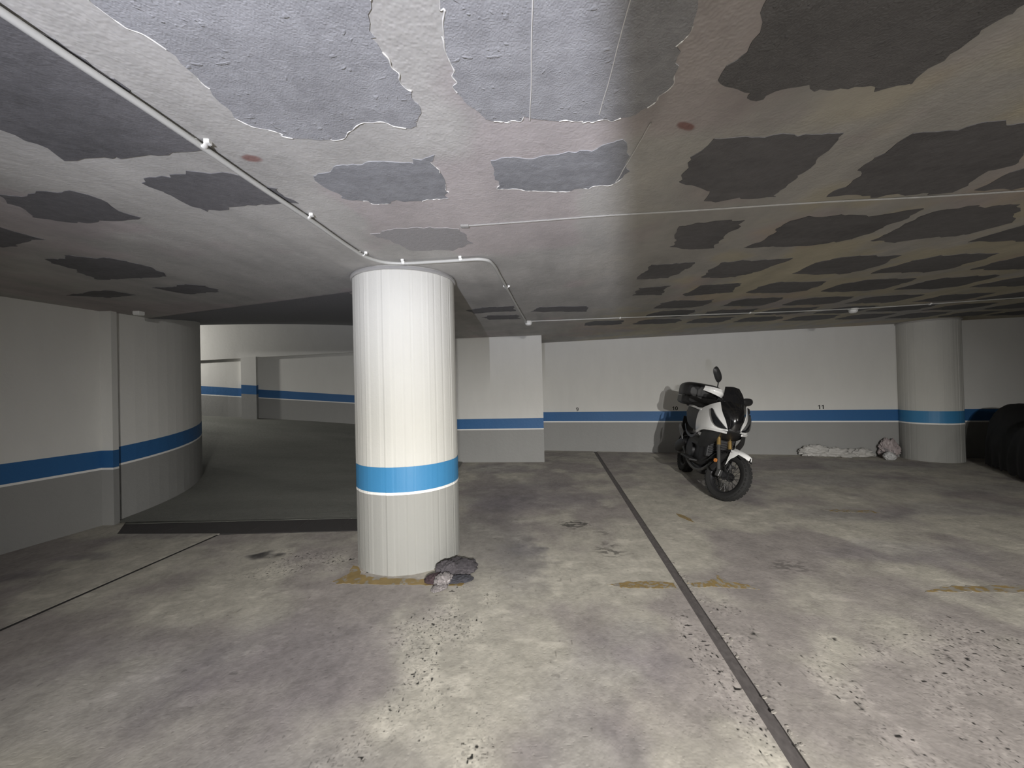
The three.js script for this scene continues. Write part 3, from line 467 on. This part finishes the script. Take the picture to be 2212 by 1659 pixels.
function wheelGeos(R, w, rimR, spokes) {
  const prof = []; for (let i = 0; i <= 20; i++) { const a = -0.5 * Math.PI + (i / 20) * Math.PI, c = Math.cos(a), s = Math.sin(a); prof.push(new THREE.Vector2(rimR + (R - rimR) * Math.pow(Math.max(0, c), 0.55), s * w / 2 * (0.72 + 0.28 * Math.min(1, c * 3)))); }
  prof.push(new THREE.Vector2(rimR - 0.004, w * 0.30), new THREE.Vector2(rimR - 0.004, -w * 0.30), prof[0].clone());
  const tyre = new THREE.LatheGeometry(prof, 72); tyre.rotateZ(Math.PI / 2);
  const blocks = [], nb = 34; for (let i = 0; i < nb; i++) for (const s of [-1, 0, 1]) { const b = new THREE.BoxGeometry(w * 0.24, 0.010, 2 * Math.PI * R / nb * 0.62); b.translate(0, R - 0.003 - (s ? 0.011 : 0), 0); if (s) b.rotateZ(s * -0.0); b.translate(s * w * 0.30, 0, 0); b.rotateX((i + (s ? 0.5 : 0)) / nb * 2 * Math.PI); blocks.push(b); }
  const rim = new THREE.LatheGeometry([[rimR - 0.022, -w * 0.30], [rimR + 0.006, -w * 0.36], [rimR + 0.006, -w * 0.31], [rimR - 0.016, -w * 0.22], [rimR - 0.018, w * 0.22], [rimR + 0.006, w * 0.31], [rimR + 0.006, w * 0.36], [rimR - 0.022, w * 0.30], [rimR - 0.028, 0], [rimR - 0.022, -w * 0.30]].map((p) => new THREE.Vector2(...p)), 60); rim.rotateZ(Math.PI / 2);
  const sp = []; for (let i = 0; i < spokes; i++) { const a = i / spokes * 2 * Math.PI, s = i % 2 ? 1 : -1, a2 = a + (i % 4 < 2 ? 0.28 : -0.28); sp.push(rod([s * 0.045, Math.cos(a2) * 0.045, Math.sin(a2) * 0.045], [s * w * 0.12, Math.cos(a) * (rimR - 0.018), Math.sin(a) * (rimR - 0.018)], 0.0028, 0.0028, 6)); }
  const hub = join(rod([-0.075, 0, 0], [0.075, 0, 0], 0.035, 0.035, 24), rod([-0.055, 0, 0], [-0.04, 0, 0], 0.055, 0.055, 24), rod([0.04, 0, 0], [0.055, 0, 0], 0.055, 0.055, 24));
  return { tyre: join(tyre, blocks), rim, spokes: join(sp), hub };
}
function discGeo(r, x) { const s = new THREE.Shape(); s.absarc(0, 0, r, 0, 7); const h = new THREE.Path(); h.absarc(0, 0, r * 0.66, 0, 7); s.holes.push(h); for (let i = 0; i < 14; i++) { const q = new THREE.Path(), a = i / 14 * 2 * Math.PI; q.absarc(Math.cos(a) * r * 0.84, Math.sin(a) * r * 0.84, r * 0.035, 0, 7); s.holes.push(q); } const g = new THREE.ExtrudeGeometry(s, { depth: 0.005, bevelEnabled: false, curveSegments: 40 }); g.rotateY(Math.PI / 2); g.translate(x - 0.0025, 0, 0); return g; }

// ---------------------------------------------------------------- motorcycle (z forward, x to its left)
{
  const K = {
    white: phys({ color: lin(0.80, 0.80, 0.79), roughness: 0.28, clearcoat: 0.8, clearcoatRoughness: 0.1 }), gloss: phys({ color: lin(0.008, 0.008, 0.009), roughness: 0.18, clearcoat: 1, clearcoatRoughness: 0.05 }),
    black: std({ color: lin(0.016, 0.016, 0.017), roughness: 0.55 }), rubber: std({ color: lin(0.014, 0.014, 0.014), roughness: 0.85 }), seat: std({ color: lin(0.012, 0.012, 0.012), roughness: 0.7, bumpMap: tile(plasterBump, 0.2), bumpScale: 0.001 }),
    steel: std({ color: lin(0.45, 0.45, 0.46), roughness: 0.35, metalness: 0.9 }), dark: std({ color: lin(0.032, 0.032, 0.034), roughness: 0.45, metalness: 0.5 }), gold: std({ color: lin(0.62, 0.42, 0.16), roughness: 0.28, metalness: 0.75 }),
    smoke: phys({ color: lin(0.05, 0.05, 0.055), roughness: 0.08, transmission: 0.75, thickness: 0, ior: 1.45 }), lens: phys({ color: lin(0.015, 0.016, 0.018), roughness: 0.06, clearcoat: 1 }), led: phys({ color: lin(0.8, 0.82, 0.85), roughness: 0.1, clearcoat: 1 }),
    wire: std({ color: lin(0.10, 0.10, 0.10), roughness: 0.4, metalness: 0.8 }), amber: std({ color: lin(0.55, 0.20, 0.05), roughness: 0.3 }), mirror: std({ color: lin(0.8, 0.8, 0.8), roughness: 0.05, metalness: 1 }), casing: std({ color: lin(0.020, 0.020, 0.021), roughness: 0.5 }), shield: std({ color: lin(0.12, 0.12, 0.12), roughness: 0.4, metalness: 0.7 }), red: std({ color: lin(0.25, 0.01, 0.01), roughness: 0.2 }),
  };
  const bike = thing('motorcycle', 'white and black adventure motorcycle with top case parked against the back wall', 'motorcycle', [2.655, 0, -5.519]);
  bike.rotation.order = 'YXZ'; bike.rotation.set(0, -9 * D2R, -12 * D2R);
  const A = (name, g, m, parent = bike) => mesh(name, g, m, parent);
  // steering: turn everything that steers about the head axis
  const axle = [0, 0.30, 0.795], rake = 27 * D2R, dir = new THREE.Vector3(0, Math.cos(rake), -Math.sin(rake)), piv = new THREE.Vector3(0, 1.1, 0.334);
  const S = new THREE.Matrix4().makeTranslation(piv.x, piv.y, piv.z).multiply(new THREE.Matrix4().makeRotationAxis(dir, 28 * D2R)).multiply(new THREE.Matrix4().makeTranslation(-piv.x, -piv.y, -piv.z));
  const turnBar = (g) => { g.translate(-piv.x, -piv.y, -piv.z); g.applyMatrix4(new THREE.Matrix4().makeRotationAxis(dir, 37 * D2R)); g.translate(piv.x, piv.y, piv.z); return g; };
  const steer = (g) => { g.applyMatrix4(S); return g; };
  const move = (g, x, y, z) => { g.translate(x, y, z); return g; };

  { // wheels
    const f = wheelGeos(0.30, 0.125, 0.222, 40), w = group('front_wheel', [0, 0, 0], bike);
    A('tyre', steer(move(f.tyre, ...axle)), K.rubber, w); A('rim', steer(move(f.rim, ...axle)), K.dark, w); A('spokes', steer(move(f.spokes, ...axle)), K.wire, w); A('hub', steer(move(f.hub, ...axle)), K.dark, w);
    for (const s of [-1, 1]) A('brake_disc', steer(move(discGeo(0.148, s * 0.068), ...axle)), K.steel, w);
    const r = wheelGeos(0.30, 0.165, 0.205, 40), v = group('rear_wheel', [0, 0, 0], bike), ra = [0, 0.30, -0.795];
    A('tyre', move(r.tyre, ...ra), K.rubber, v); A('rim', move(r.rim, ...ra), K.dark, v); A('spokes', move(r.spokes, ...ra), K.wire, v); A('hub', move(r.hub, ...ra), K.dark, v); A('brake_disc', move(discGeo(0.125, -0.075), ...ra), K.steel, v);
  }
  { // fork: inverted, gold tubes above, dark sliders below
    const k = group('fork', [0, 0, 0], bike), pt = (x, d) => [x, axle[1] + dir.y * d, axle[2] - 0.045 + dir.z * d];
    for (const s of [-1, 1]) {
      A('gold_tube', steer(rod(pt(s * 0.098, 0.33), pt(s * 0.098, 0.82), 0.025, 0.026, 20)), K.gold, k);
      A('slider', steer(join(rod(pt(s * 0.098, -0.02), pt(s * 0.098, 0.38), 0.023, 0.021, 18), rod(pt(s * 0.098, 0.33), pt(s * 0.098, 0.36), 0.029, 0.029, 18), rbox(0.05, 0.09, 0.06, 0.012, ...pt(s * 0.096, 0.0)))), K.shield, k);
      const cal = rbox(0.045, 0.12, 0.075, 0.015); cal.rotateX(0.5); cal.translate(s * 0.085, 0.36, 0.645); A('brake_caliper', steer(cal), K.dark, k);
    }
    A('fork_clamp', steer(join(rbox(0.27, 0.04, 0.08, 0.012, ...pt(0, 0.60)), rbox(0.25, 0.035, 0.08, 0.012, ...pt(0, 0.82)))), K.dark, k);
    const rf = rod([-0.128, 0.43, 0.655], [-0.116, 0.43, 0.655], 0.024, 0.024, 24); A('reflector', steer(rf), K.amber, k);
  }
  { // front mudguard: white blade over the tyre with black inner guard
    const k = group('front_fender', [0, 0, 0], bike), arc = (a, x, r = 0.335) => [x, axle[1] + Math.sin(a * D2R) * r, axle[2] + Math.cos(a * D2R) * r];
    const rowsOf = (as, ws, rr) => as.map((a, i) => [-1, -0.5, 0, 0.5, 1].map((t) => { const p = arc(a, t * ws[i], rr[i]); return [p[0], p[1] - Math.abs(t) * Math.abs(t) * 0.045, p[2]]; }).reverse());
    A('fender_blade', steer(patch(rowsOf([57, 64, 72, 83, 94], [0.014, 0.050, 0.075, 0.078, 0.06], [0.368, 0.360, 0.352, 0.348, 0.352]), 0.006, 16, 24)), K.white, k);
    for (const s of [-1, 1]) { // side prongs
      const gr = [[[s * 0.074, 0.612, 0.90], [s * 0.083, 0.585, 0.885], [s * 0.090, 0.55, 0.865]], [[s * 0.078, 0.615, 0.83], [s * 0.090, 0.565, 0.83], [s * 0.098, 0.505, 0.825]], [[s * 0.072, 0.622, 0.77], [s * 0.092, 0.54, 0.79], [s * 0.102, 0.425, 0.80]]];
      A('fender_prong', steer(patch(s < 0 ? gr : gr.map((r) => r.slice().reverse()), 0.006)), K.white, k);
    }
    A('inner_guard', steer(patch(rowsOf([60, 85, 110, 135, 158], [0.082, 0.085, 0.085, 0.08, 0.07], [0.335, 0.335, 0.335, 0.335, 0.34]), 0.006, 12, 20)), K.black, k);
  }
  { // handlebar, guards, mirrors
    const k = group('handlebar', [0, 0, 0], bike), bar = (t) => [t, 1.15 + 0.05 * sstep(0.05, 0.22, Math.abs(t)), 0.31 - 0.20 * Math.max(0, Math.abs(t) - 0.2)];
    A('bar', turnBar(tube([-0.42, -0.3, -0.2, -0.1, 0, 0.1, 0.2, 0.3, 0.42].map(bar), 0.012, 60, 10)), K.black, k);
    for (const s of [-1, 1]) {
      A('grip', turnBar(rod(bar(s * 0.30), bar(s * 0.42), 0.018, 0.019, 16)), K.rubber, k);
      A('switch_box', turnBar(rbox(0.06, 0.05, 0.05, 0.012, ...bar(s * 0.26))), K.black, k);
      A('brake_lever', turnBar(tube([[s * 0.24, 1.20, 0.35], [s * 0.30, 1.195, 0.375], [s * 0.40, 1.185, 0.35]], 0.006, 20, 8)), K.dark, k);
      const hg = [[[s * 0.225, 1.275, 0.40], [s * 0.33, 1.285, 0.43], [s * 0.425, 1.265, 0.36], [s * 0.455, 1.25, 0.28]], [[s * 0.215, 1.225, 0.42], [s * 0.33, 1.225, 0.455], [s * 0.435, 1.215, 0.385], [s * 0.465, 1.21, 0.29]], [[s * 0.225, 1.175, 0.41], [s * 0.33, 1.165, 0.43], [s * 0.425, 1.165, 0.37], [s * 0.455, 1.17, 0.28]]];
      A('hand_guard', turnBar(patch((s > 0 ? hg.map((r) => r.slice().reverse()) : hg).map((r) => r.map(([x, y, z]) => [x * 0.97, 1.225 + (y - 1.225) * 0.80 + 0.0, z])), 0.006, 18, 10)), s < 0 ? K.white : K.black, k);
      A('mirror_stem', turnBar(tube([[s * 0.25, 1.21, 0.31], [s * 0.27, s < 0 ? 1.30 : 1.26, 0.315], [s * 0.315, s < 0 ? 1.40 : 1.32, 0.32], [s * 0.33, s < 0 ? 1.43 : 1.34, 0.325]], 0.0075, 24, 8)), K.black, k);
      const mh = loft([[-0.022, 0, 0, 0.060, 0.040, 2.8], [-0.016, 0, 0, 0.068, 0.048, 2.8], [0.0, 0, 0, 0.066, 0.046, 2.5], [0.018, 0, 0, 0.05, 0.034, 2.3], [0.028, 0, 0, 0.012, 0.008, 2]], 32, 4); mh.scale(1.6, 1.05, 1); mh.rotateZ(s < 0 ? -0.55 : 0.4); mh.translate(s * 0.375, s < 0 ? 1.445 : 1.37, 0.325);
      const mm = A('mirror', turnBar(mh), K.casing, k); mm.userData.label = s < 0 ? 'dark mirror housing standing above the white hand guard' : 'dark mirror housing on the far side';
    }
  }
  { // nose, headlights, windscreen
    A('front_cowl', patch([[[-0.150, 1.185, 0.60], [-0.08, 1.20, 0.64], [0, 1.205, 0.65], [0.08, 1.20, 0.64], [0.150, 1.185, 0.60]], [[-0.135, 1.10, 0.67], [-0.07, 1.11, 0.735], [0, 1.115, 0.757], [0.07, 1.11, 0.735], [0.135, 1.10, 0.67]], [[-0.105, 1.0, 0.73], [-0.055, 1.0, 0.783], [0, 1.0, 0.80], [0.055, 1.0, 0.783], [0.105, 1.0, 0.73]], [[-0.08, 0.92, 0.755], [-0.04, 0.915, 0.79], [0, 0.915, 0.80], [0.04, 0.915, 0.79], [0.08, 0.92, 0.755]], [[-0.07, 0.855, 0.765], [-0.035, 0.85, 0.785], [0, 0.85, 0.79], [0.035, 0.85, 0.785], [0.07, 0.855, 0.765]]].map((r) => r), 0.01, 20, 20), K.gloss);
    A('chin_panel', loft([[0.80, 0, 0.865, 0.06, 0.018, 2.5], [0.72, 0, 0.835, 0.14, 0.035, 2.5], [0.60, 0, 0.80, 0.19, 0.06, 2.6], [0.45, 0, 0.78, 0.21, 0.09, 2.6]], 32, 5), K.black);
    const ws = A('windscreen', patch([[[-0.085, 1.395, 0.47], [0, 1.405, 0.50], [0.085, 1.395, 0.47]], [[-0.115, 1.30, 0.555], [0, 1.31, 0.60], [0.115, 1.30, 0.555]], [[-0.125, 1.19, 0.61], [0, 1.20, 0.67], [0.125, 1.19, 0.61]]], 0.005, 16, 16), K.smoke);
    ws.userData.label = 'smoked windscreen';
    A('screen_mount', join(loft([[0.62, 0, 1.19, 0.12, 0.03, 2.5], [0.48, 0, 1.23, 0.14, 0.06, 2.5], [0.36, 0, 1.20, 0.12, 0.05, 2.5]], 28, 5), rbox(0.15, 0.11, 0.03, 0.01, 0, 1.30, 0.47)), K.black);
    const gR = [[[-0.245, 1.050, 0.20], [-0.232, 1.10, 0.36], [-0.205, 1.145, 0.50], [-0.155, 1.185, 0.61]], [[-0.268, 0.950, 0.21], [-0.255, 1.00, 0.39], [-0.222, 1.04, 0.55], [-0.140, 1.075, 0.68]], [[-0.275, 0.845, 0.24], [-0.262, 0.895, 0.44], [-0.212, 0.94, 0.62], [-0.102, 0.965, 0.745]], [[-0.268, 0.742, 0.27], [-0.255, 0.815, 0.48], [-0.185, 0.835, 0.67], [-0.066, 0.845, 0.785]]];
    const lens = [[[-0.214, 1.080, 0.553], [-0.208, 1.082, 0.568], [-0.203, 1.080, 0.580]], [[-0.214, 0.985, 0.622], [-0.196, 1.00, 0.654], [-0.184, 1.008, 0.668]], [[-0.185, 0.895, 0.68], [-0.150, 0.915, 0.722], [-0.130, 0.93, 0.738]], [[-0.110, 0.855, 0.765], [-0.085, 0.862, 0.785], [-0.078, 0.87, 0.79]]];
    const led = [[[-0.172, 0.893, 0.702], [-0.155, 0.905, 0.724]], [[-0.150, 0.882, 0.722], [-0.136, 0.893, 0.738]]];
    for (const s of [-1, 1]) {
      const q = (g) => s < 0 ? g : flipX(g);
      const p = A('side_fairing', patch(q(gR), 0.008, 20, 20), K.white); p.userData.label = 'glossy white fairing panel';
      const h = A('headlight', patch(q(lens), 0.03, 12, 24), K.lens); A('led_bar', patch(q(led), 0.012, 6, 6), K.led, h);
      // white blade under the lamp and vertical cheek
      A('fairing_blade', patch(q([[[-0.27, 0.765, 0.30], [-0.262, 0.825, 0.46], [-0.215, 0.842, 0.63], [-0.085, 0.838, 0.80]], [[-0.262, 0.735, 0.31], [-0.252, 0.795, 0.47], [-0.205, 0.815, 0.63], [-0.080, 0.815, 0.795]]]), 0.014, 18, 5), K.white);
      A('lower_cheek', patch(q([[[-0.235, 0.80, 0.45], [-0.20, 0.80, 0.62], [-0.12, 0.815, 0.73]], [[-0.245, 0.69, 0.40], [-0.215, 0.70, 0.58], [-0.13, 0.75, 0.69]], [[-0.235, 0.56, 0.34], [-0.20, 0.58, 0.48], [-0.13, 0.66, 0.58]]]), 0.01), K.black);
      A('body_panel', patch(q([[[-0.215, 1.055, -0.42], [-0.235, 1.05, -0.15], [-0.25, 1.035, 0.20]], [[-0.225, 0.94, -0.42], [-0.255, 0.92, -0.10], [-0.27, 0.92, 0.22]], [[-0.205, 0.83, -0.38], [-0.25, 0.78, -0.05], [-0.265, 0.75, 0.27]]]), 0.012, 18, 14), K.black);
      A('tail_trim', patch(q([[[-0.205, 1.085, -0.44], [-0.228, 1.085, -0.16], [-0.24, 1.065, 0.16], [-0.235, 1.07, 0.26]], [[-0.215, 1.062, -0.44], [-0.24, 1.058, -0.16], [-0.252, 1.04, 0.16], [-0.25, 1.035, 0.26]]]), 0.012, 18, 4), K.white);
      A('leg_rail', patch(q([[[-0.25, 0.76, 0.26], [-0.26, 0.68, 0.12], [-0.25, 0.70, -0.2], [-0.22, 0.80, -0.45]], [[-0.25, 0.735, 0.27], [-0.26, 0.645, 0.12], [-0.25, 0.665, -0.2], [-0.22, 0.775, -0.46]]]), 0.014, 18, 4), K.shield);
      A('footboard', rbox(0.11, 0.03, 0.42, 0.012, s * 0.25, 0.355, 0.10), K.black); 
    }
  }
  { // body core, seat, engine, swing arm, exhaust
    A('body_core', loft([[0.58, 0, 1.0, 0.13, 0.16, 2.6], [0.40, 0, 0.98, 0.20, 0.19, 2.8], [0.20, 0, 0.90, 0.225, 0.17, 2.8], [-0.10, 0, 0.88, 0.215, 0.16, 2.8], [-0.45, 0, 0.94, 0.185, 0.13, 2.8], [-0.85, 0, 0.97, 0.12, 0.07, 2.6]], 40, 6), K.black);
    A('seat', loft([[0.16, 0, 1.03, 0.10, 0.05, 2.4], [0.02, 0, 1.03, 0.16, 0.06, 2.6], [-0.25, 0, 1.045, 0.185, 0.065, 2.8], [-0.36, 0, 1.09, 0.18, 0.06, 2.8], [-0.60, 0, 1.10, 0.16, 0.05, 2.6]], 36, 6), K.seat);
    A('engine', join(loft([[0.42, 0, 0.52, 0.13, 0.13, 3], [0.25, 0, 0.47, 0.19, 0.20, 3.4], [-0.15, 0, 0.46, 0.20, 0.21, 3.4], [-0.45, 0, 0.46, 0.16, 0.16, 3]], 36, 6), rod([-0.225, 0.46, 0.02], [0.225, 0.46, 0.02], 0.10, 0.10, 32), rbox(0.34, 0.34, 0.06, 0.02, 0, 0.62, 0.46), rbox(0.30, 0.10, 0.5, 0.03, 0, 0.24, 0.1)), K.dark);
    A('radiator', join(...Array.from({ length: 9 }, (_, i) => rbox(0.30, 0.006, 0.03, 0.002, 0, 0.52 + i * 0.03, 0.505))), K.dark);
    for (const s of [-1, 1]) A('swing_arm', loft([[-0.20, s * 0.12, 0.42, 0.03, 0.05, 3], [-0.50, s * 0.125, 0.37, 0.028, 0.045, 3], [-0.84, s * 0.12, 0.30, 0.025, 0.035, 3]], 20, 6), K.dark);
    const ex = group('exhaust', [0, 0, 0], bike);
    A('muffler', (() => { const g = loft([[0, 0, 0, 0.05, 0.06, 2.4], [0.05, 0, 0, 0.07, 0.085, 2.6], [0.40, 0, 0, 0.072, 0.09, 2.6], [0.47, 0, 0, 0.055, 0.07, 2.4]], 28, 5); g.rotateX(-0.40 + Math.PI); g.translate(-0.165, 0.56, -0.34); return g; })(), K.dark, ex);
    A('heat_shield', patch([[[-0.225, 0.79, -0.66], [-0.24, 0.735, -0.52], [-0.24, 0.665, -0.36]], [[-0.243, 0.735, -0.66], [-0.255, 0.68, -0.52], [-0.252, 0.615, -0.36]], [[-0.228, 0.675, -0.66], [-0.242, 0.62, -0.52], [-0.240, 0.555, -0.36]]], 0.008), K.shield, ex);
    A('header_pipe', tube([[0, 0.5, 0.47], [-0.10, 0.34, 0.46], [-0.15, 0.24, 0.30], [-0.17, 0.26, -0.1], [-0.20, 0.44, -0.36]], 0.022, 40, 12), K.shield, ex);
    A('rear_fender', patch([[-50, -15, 20, 55, 85].map((a) => 0).map((_, i) => { const a = (70 + i * 24) * D2R; return [0.09, 0.30 + Math.sin(a) * 0.36, -0.795 + Math.cos(a) * 0.36]; }), [0, 1, 2, 3, 4].map((i) => { const a = (70 + i * 24) * D2R; return [0, 0.30 + Math.sin(a) * 0.375, -0.795 + Math.cos(a) * 0.375]; }), [0, 1, 2, 3, 4].map((i) => { const a = (70 + i * 24) * D2R; return [-0.09, 0.30 + Math.sin(a) * 0.36, -0.795 + Math.cos(a) * 0.36]; })], 0.008, 20, 8), K.black);
    A('tail_panel', loft([[-0.55, 0, 0.93, 0.15, 0.09, 2.6], [-0.80, 0, 0.98, 0.11, 0.06, 2.5], [-1.02, 0, 1.0, 0.06, 0.03, 2.4]], 30, 6), K.black);
    A('plate_holder', rbox(0.19, 0.30, 0.015, 0.006, 0, 0.74, -1.06), K.black);
    A('tail_light', rbox(0.14, 0.04, 0.03, 0.012, 0, 0.985, -1.025), K.red);
    A('side_stand', join(rod([0.12, 0.30, 0.05], [0.205, 0.055, 0.14], 0.012, 0.010), rbox(0.07, 0.01, 0.05, 0.004, 0.21, 0.048, 0.145)), K.dark);
    A('luggage_rack', join(tube([[-0.12, 1.04, -0.5], [-0.13, 1.07, -0.75], [-0.08, 1.08, -0.98], [0.08, 1.08, -0.98], [0.13, 1.07, -0.75], [0.12, 1.04, -0.5]], 0.011, 50, 8), rbox(0.22, 0.015, 0.24, 0.006, 0, 1.085, -0.74)), K.dark);
  }
  { // top case: rounded shell in two halves
    const k = group('top_case', [0, 0, 0], bike);
    A('case_base', loft([[-1.03, 0, 1.185, 0.22, 0.075, 4], [-0.99, 0, 1.18, 0.265, 0.092, 4.5], [-0.70, 0, 1.18, 0.285, 0.095, 4.5], [-0.56, 0, 1.185, 0.25, 0.085, 4], [-0.52, 0, 1.19, 0.21, 0.06, 3.5]], 48, 6), K.casing, k);
    A('case_lid', loft([[-1.03, 0, 1.32, 0.215, 0.08, 3.2], [-0.99, 0, 1.325, 0.268, 0.125, 3.6], [-0.70, 0, 1.33, 0.288, 0.13, 3.8], [-0.56, 0, 1.32, 0.255, 0.115, 3.6], [-0.52, 0, 1.31, 0.21, 0.08, 3.2]], 48, 6), K.casing, k);
    A('case_seam', rbox(0.560, 0.010, 0.38, 0.005, 0, 1.225, -0.765), K.gloss, k);
  }
}

// ---------------------------------------------------------------- dark covered vehicle at the right edge
{
  const t = thing('covered_scooter', 'black covered scooter in the dark corner right of the far column', 'scooter', [7.42, 0, -5.30]); t.scale.y = 0.86; t.rotation.y = Math.atan2(0.60, -0.80);
  const secs = [[-1.1, 0.50, 0.26], [-0.95, 0.86, 0.36], [-0.6, 1.02, 0.40], [-0.2, 0.92, 0.40], [0.1, 0.84, 0.40], [0.4, 1.02, 0.42], [0.62, 1.16, 0.44], [0.85, 0.92, 0.38], [1.05, 0.62, 0.30], [1.12, 0.40, 0.2]], P = [], I = [], U = [], n = 44, rings = 60;
  const cz = new THREE.CatmullRomCurve3(secs.map(([z, h, w]) => new THREE.Vector3(z, h, w)));
  for (let j = 0; j <= rings; j++) { const q = cz.getPoint(j / rings); for (let i = 0; i <= n; i++) { const a = (i / n) * Math.PI, c = Math.cos(a), s = Math.sin(a), f = 1 + 0.04 * (1 - s) * Math.sin(j * 1.1 + 3 * fbm(j * 0.2, i * 0.1, 5, 3)) + 0.10 * (fbm(j * 0.25, i * 0.25, 8, 3) - 0.5); P.push(Math.sign(c) * Math.pow(Math.abs(c), 0.55) * q.z * f, Math.max(0.015, Math.pow(s, 0.7) * q.y * (0.97 + 0.06 * fbm(j * 0.3, i * 0.3, 9, 3)) + 0.10 * (1 - s) * fbm(j * 0.5, 3, 12, 2)), q.x + 0.03 * (fbm(j * 0.3, i * 0.2, 19, 3) - 0.5)); U.push(i / n, j / rings); } }
  for (let j = 0; j < rings; j++) for (let i = 0; i < n; i++) { const a = j * (n + 1) + i, b = a + n + 1; I.push(a, a + 1, b + 1, a, b + 1, b); }
  for (const [j, f] of [[0, 0], [rings, 1]]) { const k = P.length / 3, q = cz.getPoint(j / rings); P.push(0, q.y * 0.4, q.x); U.push(0, 0); for (let i = 0; i < n; i++) { const a = j * (n + 1) + i; f ? I.push(k, a, a + 1) : I.push(k, a + 1, a); } }
  mesh('cover', triGeo(P, I, U), std({ color: lin(0.006, 0.006, 0.007), roughness: 0.8, side: THREE.DoubleSide }), t);
  for (const z of [-0.62, 0.66]) { const w = wheelGeos(0.26, 0.12, 0.17, 12), g = group('wheel', [0, 0.26, z], t); const m = std({ color: lin(0.006, 0.006, 0.006), roughness: 0.9 }); mesh('tyre', w.tyre, m, g); mesh('rim', w.rim, m, g); }
}

// ---------------------------------------------------------------- lamps
function spotLamp(name, label, L, stand) {
  const t = thing(name, label, 'lamp', [L.at[0], 0, L.at[2]]), y = L.at[1], d = V3(L.aim).sub(V3(L.at)).normalize(), q = new THREE.Quaternion().setFromUnitVectors(new THREE.Vector3(0, 0, 1), d);
  const put = (g) => { if (L.hood) g.scale(0.35, 0.35, 0.35); g.applyQuaternion(q); g.translate(0, y, 0); const k = L.hood ? 0.024 : 0.06; g.translate(-d.x * k, -d.y * k, -d.z * k); return g; };
  const dark = std({ color: lin(0.03, 0.03, 0.032), roughness: 0.5 });
  const shell = new THREE.LatheGeometry([[0, -0.09], [0.04, -0.09], [0.055, -0.06], [0.07, 0.0], [0.072, 0.03], [0.066, 0.03], [0.06, 0.0], [0, -0.02]].map((p) => new THREE.Vector2(...p)), 32); shell.rotateX(Math.PI / 2);
  mesh('lamp_housing', put(shell), dark, t);
  const face = new THREE.CylinderGeometry(0.055, 0.055, 0.008, 32); face.rotateX(Math.PI / 2); face.translate(0, 0, 0.008);
  mesh('lamp_lens', put(face), std({ color: lin(0.8, 0.8, 0.8), emissive: lin(...L.color), emissiveIntensity: 6, roughness: 0.4 }), t);
  if (stand) { mesh('pole', rod([0, 0.35, 0], [0, y - 0.07, 0], 0.014, 0.012), dark, t); for (let i = 0; i < 3; i++) { const a = i * 2.094 + 0.5; mesh('leg', rod([0, 0.42, 0], [Math.cos(a) * 0.3, 0.012, Math.sin(a) * 0.3], 0.010, 0.010), dark, t); } }
  else mesh('bracket', L.hood ? rod([0, y + 0.02, 0], [0, CEIL, 0], 0.02, 0.02) : rod([-d.x * 0.1, y + 0.04, -d.z * 0.1], [-d.x * 0.1, Math.max(CEIL, y + 0.1), -d.z * 0.1], 0.014, 0.014), dark, t);
  if (L.shutter) { // added light blockers: low visor, and side flap that keeps the upward light off the right half of the ceiling
    const bear = 17.1 * D2R, D = 0.22, e = [Math.sin(bear) * D, -Math.cos(bear) * D], w = 0.38, f = rbox(w, 0.36, 0.004, 0.0015, w / 2, 0.18, 0); f.rotateY(-20 * D2R); f.translate(e[0], y + D * Math.tan(9.5 * D2R), e[1]);
    mesh('added_flap_plate', f, dark, t); mesh('added_visor_plate', rbox(0.30, 0.10, 0.003, 0.001, -0.01, y - 0.05 + 0.0070, -0.058), dark, t); mesh('added_flap_arm', rod([0.05, y - 0.05, 0], [e[0] + 0.1, y + 0.045, e[1] + 0.035], 0.004, 0.004), dark, t);
  }
  if (L.hood) { const h = new THREE.LatheGeometry([[0.112, CEIL - 0.001], [0.112, y - 0.012], [0.106, y - 0.012], [0.106, CEIL - 0.001], [0.112, CEIL - 0.001]].map((p) => new THREE.Vector2(...p)), 64); mesh('added_hood_ring', h, dark, t); }  // added ring that blocks this lamp from grazing the ceiling
  const s = new THREE.SpotLight(lin(...L.color), L.cd, 0, L.angle * D2R, L.pen, 2); s.name = numbered('lamp_light'); s.position.set(...L.at); s.target.position.set(...L.aim); s.castShadow = true; s.shadow.radius = L.shutter ? 0.3 : L.hood ? 0.8 : 3; s.shadow.mapSize.set(2048, 2048); scene.add(s, s.target); s.target.name = numbered('lamp_aim');
}
spotLamp('ceiling_lamp', 'added unseen ceiling floodlight behind the viewpoint, tilted down to the floor', LAMPS.over, false);  // lamp added to brighten the floor
spotLamp('added_cool_lamp', 'added cool tripod lamp, unseen behind the viewpoint, tilted up to the ceiling', LAMPS.cool, true);  // added source for the cool light on the ceiling
spotLamp('ramp_lamp', 'small wall lamp round the bend of the ramp', LAMPS.ramp, false);
spotLamp('ceiling_lamp', 'ceiling floodlight just behind the viewpoint, turned forward', LAMPS.key, false);
spotLamp('ceiling_lamp', 'ceiling floodlight behind the viewpoint on the right, turned to the motorcycle', LAMPS.side, false);

renderer.render(scene, camera);
